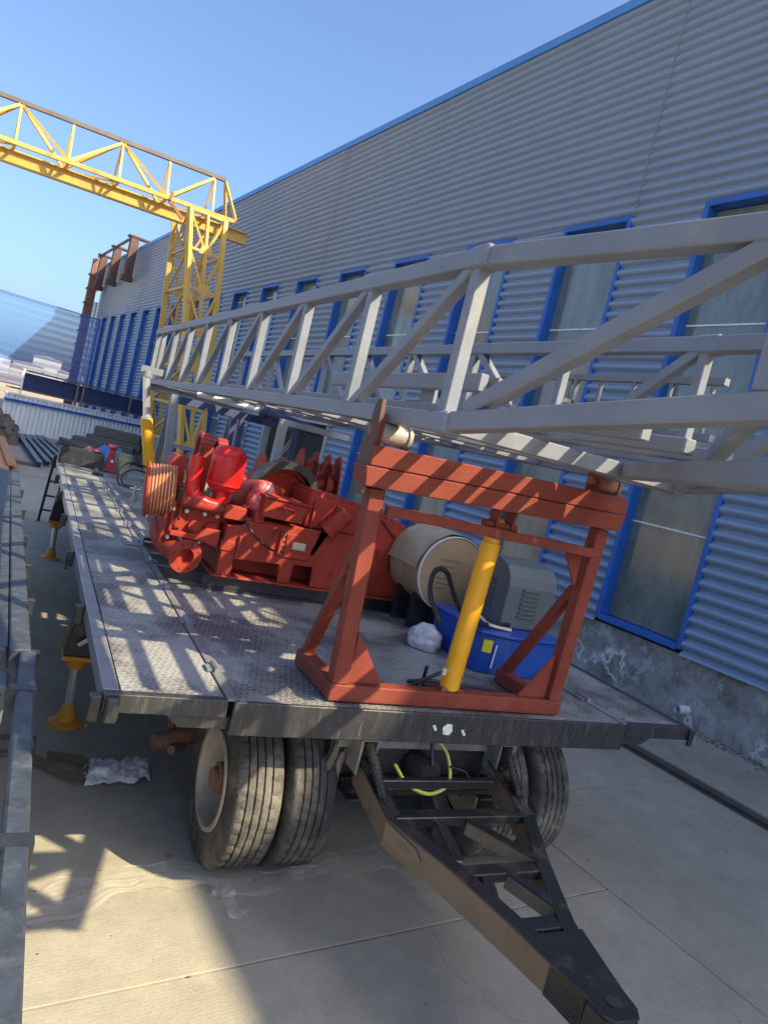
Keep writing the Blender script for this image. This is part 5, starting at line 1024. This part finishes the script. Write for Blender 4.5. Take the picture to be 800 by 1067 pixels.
tlb = ('lower left dark timber beam of the pile behind the channels', 'lower dark timber beam under the two crossed beams', 'wide dark timber slab at the pile foot', 'widest dark block at the bottom of the stack by the wall', 'second dark slab lying on the timber pile', 'middle dark block of the stack by the white wall', 'topmost olive block of the stack by the white wall', 'upper left slanting grey beam on the timber pile', 'upper right slanting grey beam on the timber pile', 'thin dark beam beside the blue-grey channels')
for (x, y, z, l, w, h, a), lb_ in zip(tl, tlb):
    b = B(); m = Matrix.Rotation(a, 3, 'Z')
    b.box((x, y, z), (w, l, h), m=m); b.out('timber_beam', M['timber'], None, bev=0.02, label=lb_, cat='timber', group='old timber piled behind the trailer', org=(x, y, z - h / 2))
pl = ('top rust-orange plank of the loose pile at the left edge', 'middle rust-orange plank of the pile at the left edge', 'lowest rust-orange plank of the pile at the left edge', 'rust-orange plank lying beside the left edge pile')
for k, (a, c) in enumerate((((-0.72, 25.5, 0.30), (-0.2, 19.4, 0.22)), ((-0.85, 25.2, 0.19), (-0.34, 19.2, 0.12)), ((-0.62, 25.0, 0.06), (-0.12, 19.6, 0.05)), ((-1.2, 24.5, 0.06), (-0.62, 18.8, 0.05)))):
    b = B(); b.bar(a, c, 0.2, 0.08); b.out('plank', M['plankw'], None, bev=0.01, label=pl[k], cat='plank', group='rust-orange planks at the left edge', org=(c[0], c[1], 0))
b = B(); b.bar((-0.2, 21.7, 0.05), (0.45, 21.9, 0.05), 0.1, 0.1); b.out('steel_bar', M['timber'], None, label='short dark bar lying between the planks and the channels', cat='bar', org=(0, 21.8, 0))
# rubble heap
b = B(); vs = []; nx, ny = 34, 26
for j in range(ny + 1):
    for i in range(nx + 1):
        u, v = i / nx * 2 - 1, j / ny * 2 - 1; h = max(0, 1 - (u * u + v * v)) ** 0.8
        x, y = -2.4 + u * 2.3, 29.2 + v * 2.6; vs.append((x, y, -0.03 + h * (1.25 + 0.5 * noise.noise(V((x * 1.6, y * 1.6, 0))) + 0.4 * noise.noise(V((x * 5, y * 5, 3))))))
b.add(vs, [(j * (nx + 1) + i, j * (nx + 1) + i + 1, (j + 1) * (nx + 1) + i + 1, (j + 1) * (nx + 1) + i) for j in range(ny) for i in range(nx)])
for k in range(160):
    u, v = random.uniform(-0.9, 0.9), random.uniform(-0.9, 0.9); h = max(0, 1 - (u * u + v * v)) ** 0.8; r = random.uniform(0.04, 0.16)
    b.box((-2.4 + u * 2.3, 29.2 + v * 2.6, h * 1.35), (r * 2, r * 1.4, r), m=Matrix.Rotation(random.uniform(0, 3), 3, V((random.random(), random.random(), 1)).normalized()))
b.out('rubble_heap', M['dirt'], None, label='brown heap of earth and rubble beside the white wall', cat='heap', org=(-2.4, 29.2, 0))
crumple('blue_tarpaulin', (2.25, 22.6, 0.0), (0.55, 0.5, 0.62), 9, M['tarp'], 'bright blue crumpled tarpaulin bundle behind the trailer end', 'tarpaulin', n=40, m=24)
crumple('red_sack', (1.70, 22.0, 0.0), (0.28, 0.28, 0.55), 4, M['redbag'], 'small orange-red sack beside the blue tarpaulin', 'sack')
crumple('grey_sheet', (4.6, 30.5, 0.0), (0.9, 1.3, 0.8), 14, M['wrap'], 'grey crumpled sheeting heaped at the foot of the workshop wall', 'sheeting', n=36, m=22)
# things at the trailer's rear end
tb = T('tool_tray', 'long black tool tray across the rear end of the trailer deck', 'tray', (0.85, 12.75, DZ))
b = B(); b.bb(0.50, 1.18, 12.60, 12.63, DZ + 0.004, DZ + 0.26); b.out('front_panel', M['black'], tb, bev=0.006)
b = B(); b.bb(0.50, 1.18, 13.0, 13.03, DZ + 0.004, DZ + 0.26); b.out('back_panel', M['black'], tb, bev=0.006)
b = B(); b.bb(0.50, 0.53, 12.635, 12.995, DZ + 0.004, DZ + 0.25); b.out('end_panel', M['black'], tb); b = B(); b.bb(1.15, 1.18, 12.635, 12.995, DZ + 0.004, DZ + 0.25); b.out('end_panel', M['black'], tb)
b = B(); b.bb(0.54, 1.14, 12.64, 12.99, DZ + 0.006, DZ + 0.05); b.out('tray_floor', M['interior'], tb)
st = B(); st.add([(1.19, 12.48, DZ + 0.01), (1.37, 12.48, DZ + 0.01), (1.37, 12.66, DZ + 0.01), (1.19, 12.66, DZ + 0.01), (1.235, 12.525, DZ + 0.40), (1.325, 12.525, DZ + 0.40), (1.325, 12.615, DZ + 0.40), (1.235, 12.615, DZ + 0.40)], [(3, 2, 1, 0), (4, 5, 6, 7), (0, 1, 5, 4), (1, 2, 6, 5), (2, 3, 7, 6), (3, 0, 4, 7)])
sto = T('bottle_jack', 'dark red tapered jack stand at the rear of the deck', 'jack', (1.28, 12.57, DZ)); st.out('stand_body', M['conered'], sto, bev=0.01)
b = B(); b.bb(1.20, 1.36, 12.49, 12.65, DZ + 0.402, DZ + 0.46); b.out('jack_head', M['conered'], sto, bev=0.012); b = B(); b.tube((1.29, 12.48, DZ + 0.2), (1.29, 12.47, DZ + 0.2), 0.025, 12); b.out('pump_socket', M['white'], sto)
bu = T('bucket', 'olive yellow open bucket at the rear of the deck', 'bucket', (1.50, 12.62, DZ)); b = B(); b.lathe([(0, 0.008), (0.10, 0.008), (0.125, 0.33), (0.135, 0.335), (0.135, 0.35), (0.115, 0.35), (0.095, 0.03), (0, 0.03)], (1.49, 12.62, DZ), (0, 0, 1), 28); b.out('bucket_shell', M['olive'], bu, smooth='auto')
b = B(); b.path([(1.49 + 0.13 * math.cos(R(a)), 12.49 - 0.01, DZ + 0.33 + 0.10 * -math.sin(R(a))) for a in range(0, 181, 15)], 0.006, 6); b.out('bail_handle', M['chrome'], bu)
ld = T('ladder', 'short black steel ladder leaning on the trailer rear corner', 'ladder', (0.5, 13.4, 0))
for x in (0.43, 0.82):
    b = B(); b.bar((x, 13.72, 0.0), (x + 0.04, 13.16, 1.25), 0.045, 0.06, up=(0, 1, 0)); b.out('ladder_rail', M['black'], ld, bev=0.006)
for k in range(4):
    t = 0.18 + 0.22 * k; b = B(); b.bar((0.45 + 0.04 * t, 13.72 - 0.56 * t, 1.25 * t), (0.80 + 0.04 * t, 13.72 - 0.56 * t, 1.25 * t), 0.06, 0.03); b.out('rung', M['black'], ld)
b = B(); b.bar((0.98, 11.75, DZ + 0.03), (1.12, 11.7, DZ + 0.03), 0.07, 0.05); b.bar((1.0, 11.65, DZ + 0.03), (1.08, 11.8, DZ + 0.06), 0.03, 0.03); b.out('shackle', M['black'], None, label='small dark shackle lying on the wing near the red jack stand', cat='shackle', org=(1.05, 11.72, DZ))

# ------------------------------------------------------------------ things on the near ground
def sheet(nm, spine, width, seed, mat, label, cat, nu=90, nv=12, amp=0.03):
    sp = cat_(spine, nu // (len(spine) - 1)); b = B(); n = len(sp)
    for i, p in enumerate(sp):
        d = (sp[min(i + 1, n - 1)] - sp[max(i - 1, 0)]).normalized(); s = V((-d.y, d.x, 0)); wv = width * (0.7 + 0.5 * noise.noise(V((i * 0.08, seed, 0))))
        for k in range(nv + 1):
            u = k / nv - 0.5; q = p + s * (u * wv + 0.05 * noise.noise(V((i * 0.2, u * 2, seed))))
            h = abs(noise.noise(V((i * 0.05, u * 9, seed)))) * amp + abs(noise.noise(V((i * 0.14, u * 16, seed)))) * amp * 0.4 + 0.005
            b.v.append(V((q.x, q.y, h)))
    b.f = [(i * (nv + 1) + k, i * (nv + 1) + k + 1, (i + 1) * (nv + 1) + k + 1, (i + 1) * (nv + 1) + k) for i in range(n - 1) for k in range(nv)]
    return b.out(nm, mat, None, smooth=True, label=label, cat=cat, org=(sp[0].x, sp[0].y, 0))
sheet('plastic_film', [(0.05, 3.35, 0), (0.5, 3.45, 0), (1.0, 3.62, 0), (1.5, 3.55, 0), (2.0, 3.62, 0), (2.5, 3.68, 0)], 0.34, 2.0, M['film'], 'clear crumpled plastic film strip lying across the concrete', 'plastic film', nv=26, amp=0.02)
sheet('film_scrap', [(1.36, 3.50, 0), (1.38, 3.38, 0), (1.40, 3.22, 0)], 0.12, 5.0, M['film'], 'loose end of clear film trailing before the left wheel', 'plastic film', nu=30, amp=0.05)
# rag: a crumpled cloth
b = B(); nx, ny = 30, 18; vs = []
for j in range(ny + 1):
    for i in range(nx + 1):
        u, v = i / nx - 0.5, j / ny - 0.5; x = 0.93 + u * 0.42 + 0.03 * noise.noise(V((u * 4, v * 4, 1))); y = 4.74 + v * 0.30 + 0.06 * u + 0.04 * noise.noise(V((u * 5, v * 3, 7)))
        vs.append((x, y, 0.012 + 0.07 * abs(noise.noise(V((u * 6, v * 9, 2.2)))) + 0.035 * (1 - 4 * v * v)))
b.add(vs, [(j * (nx + 1) + i, j * (nx + 1) + i + 1, (j + 1) * (nx + 1) + i + 1, (j + 1) * (nx + 1) + i) for j in range(ny) for i in range(nx)])
b.out('rag', M['cloth'], None, smooth=True, label='crumpled white rag on the concrete beside the webbing strap', cat='rag', org=(0.93, 4.74, 0))
b = B(); sp = cat_([(0.05, 4.95, 0.02), (0.3, 4.95, 0.05), (0.5, 4.75, 0.03), (0.66, 4.62, 0.03), (0.74, 4.68, 0.06), (0.70, 4.82, 0.04), (0.5, 4.92, 0.02)], 8)
for p in sp: b.v += [p + V((0.0, -0.035, 0.0)), p + V((0, 0.035, 0.03))]
b.f = [(2 * i, 2 * i + 2, 2 * i + 3, 2 * i + 1) for i in range(len(sp) - 1)]; b.out('webbing_strap', M['strap'], None, label='dark webbing strap snaking over the concrete from the left edge', cat='strap', org=(0.5, 4.8, 0))
b = B(); b.bb(-0.6, 0.42, 4.95, 5.07, 0.002, 0.11); b.out('wood_block', M['timber'], None, bev=0.01, label='dark square timber block poking out under the left trailer', cat='block', org=(0, 5, 0))

# ------------------------------------------------------------------ far town
random.seed(11)
for k in range(40):
    x = -150 + 4.6 * k + random.uniform(-2, 2); y = random.uniform(300, 420); w, d, h = random.uniform(6, 13), random.uniform(8, 12), random.uniform(3.5, 7.5) + (4.5 if k % 6 == 3 else 0)
    if x > 36: continue
    t = T('distant_house', 'far pale low house in the hazy town beyond the blue net', 'house', (x, y, 0), group='houses of the far town')
    b = B(); b.bb(x - w / 2, x + w / 2, y - d / 2, y + d / 2, -0.1, h); b.out('wall', M['town'], t)
    b = B(); b.prism([(-w / 2 - 0.4, 0), (w / 2 + 0.4, 0), (w / 2 + 0.4, 0.4), (0, 1.1), (-w / 2 - 0.4, 0.4)], (x, y - d / 2 - 0.4, h), (1, 0, 0), (0, 0, 1), (0, d + 0.8, 0)); b.out('roof', M['townr'] if k % 3 else M['roof'], t)
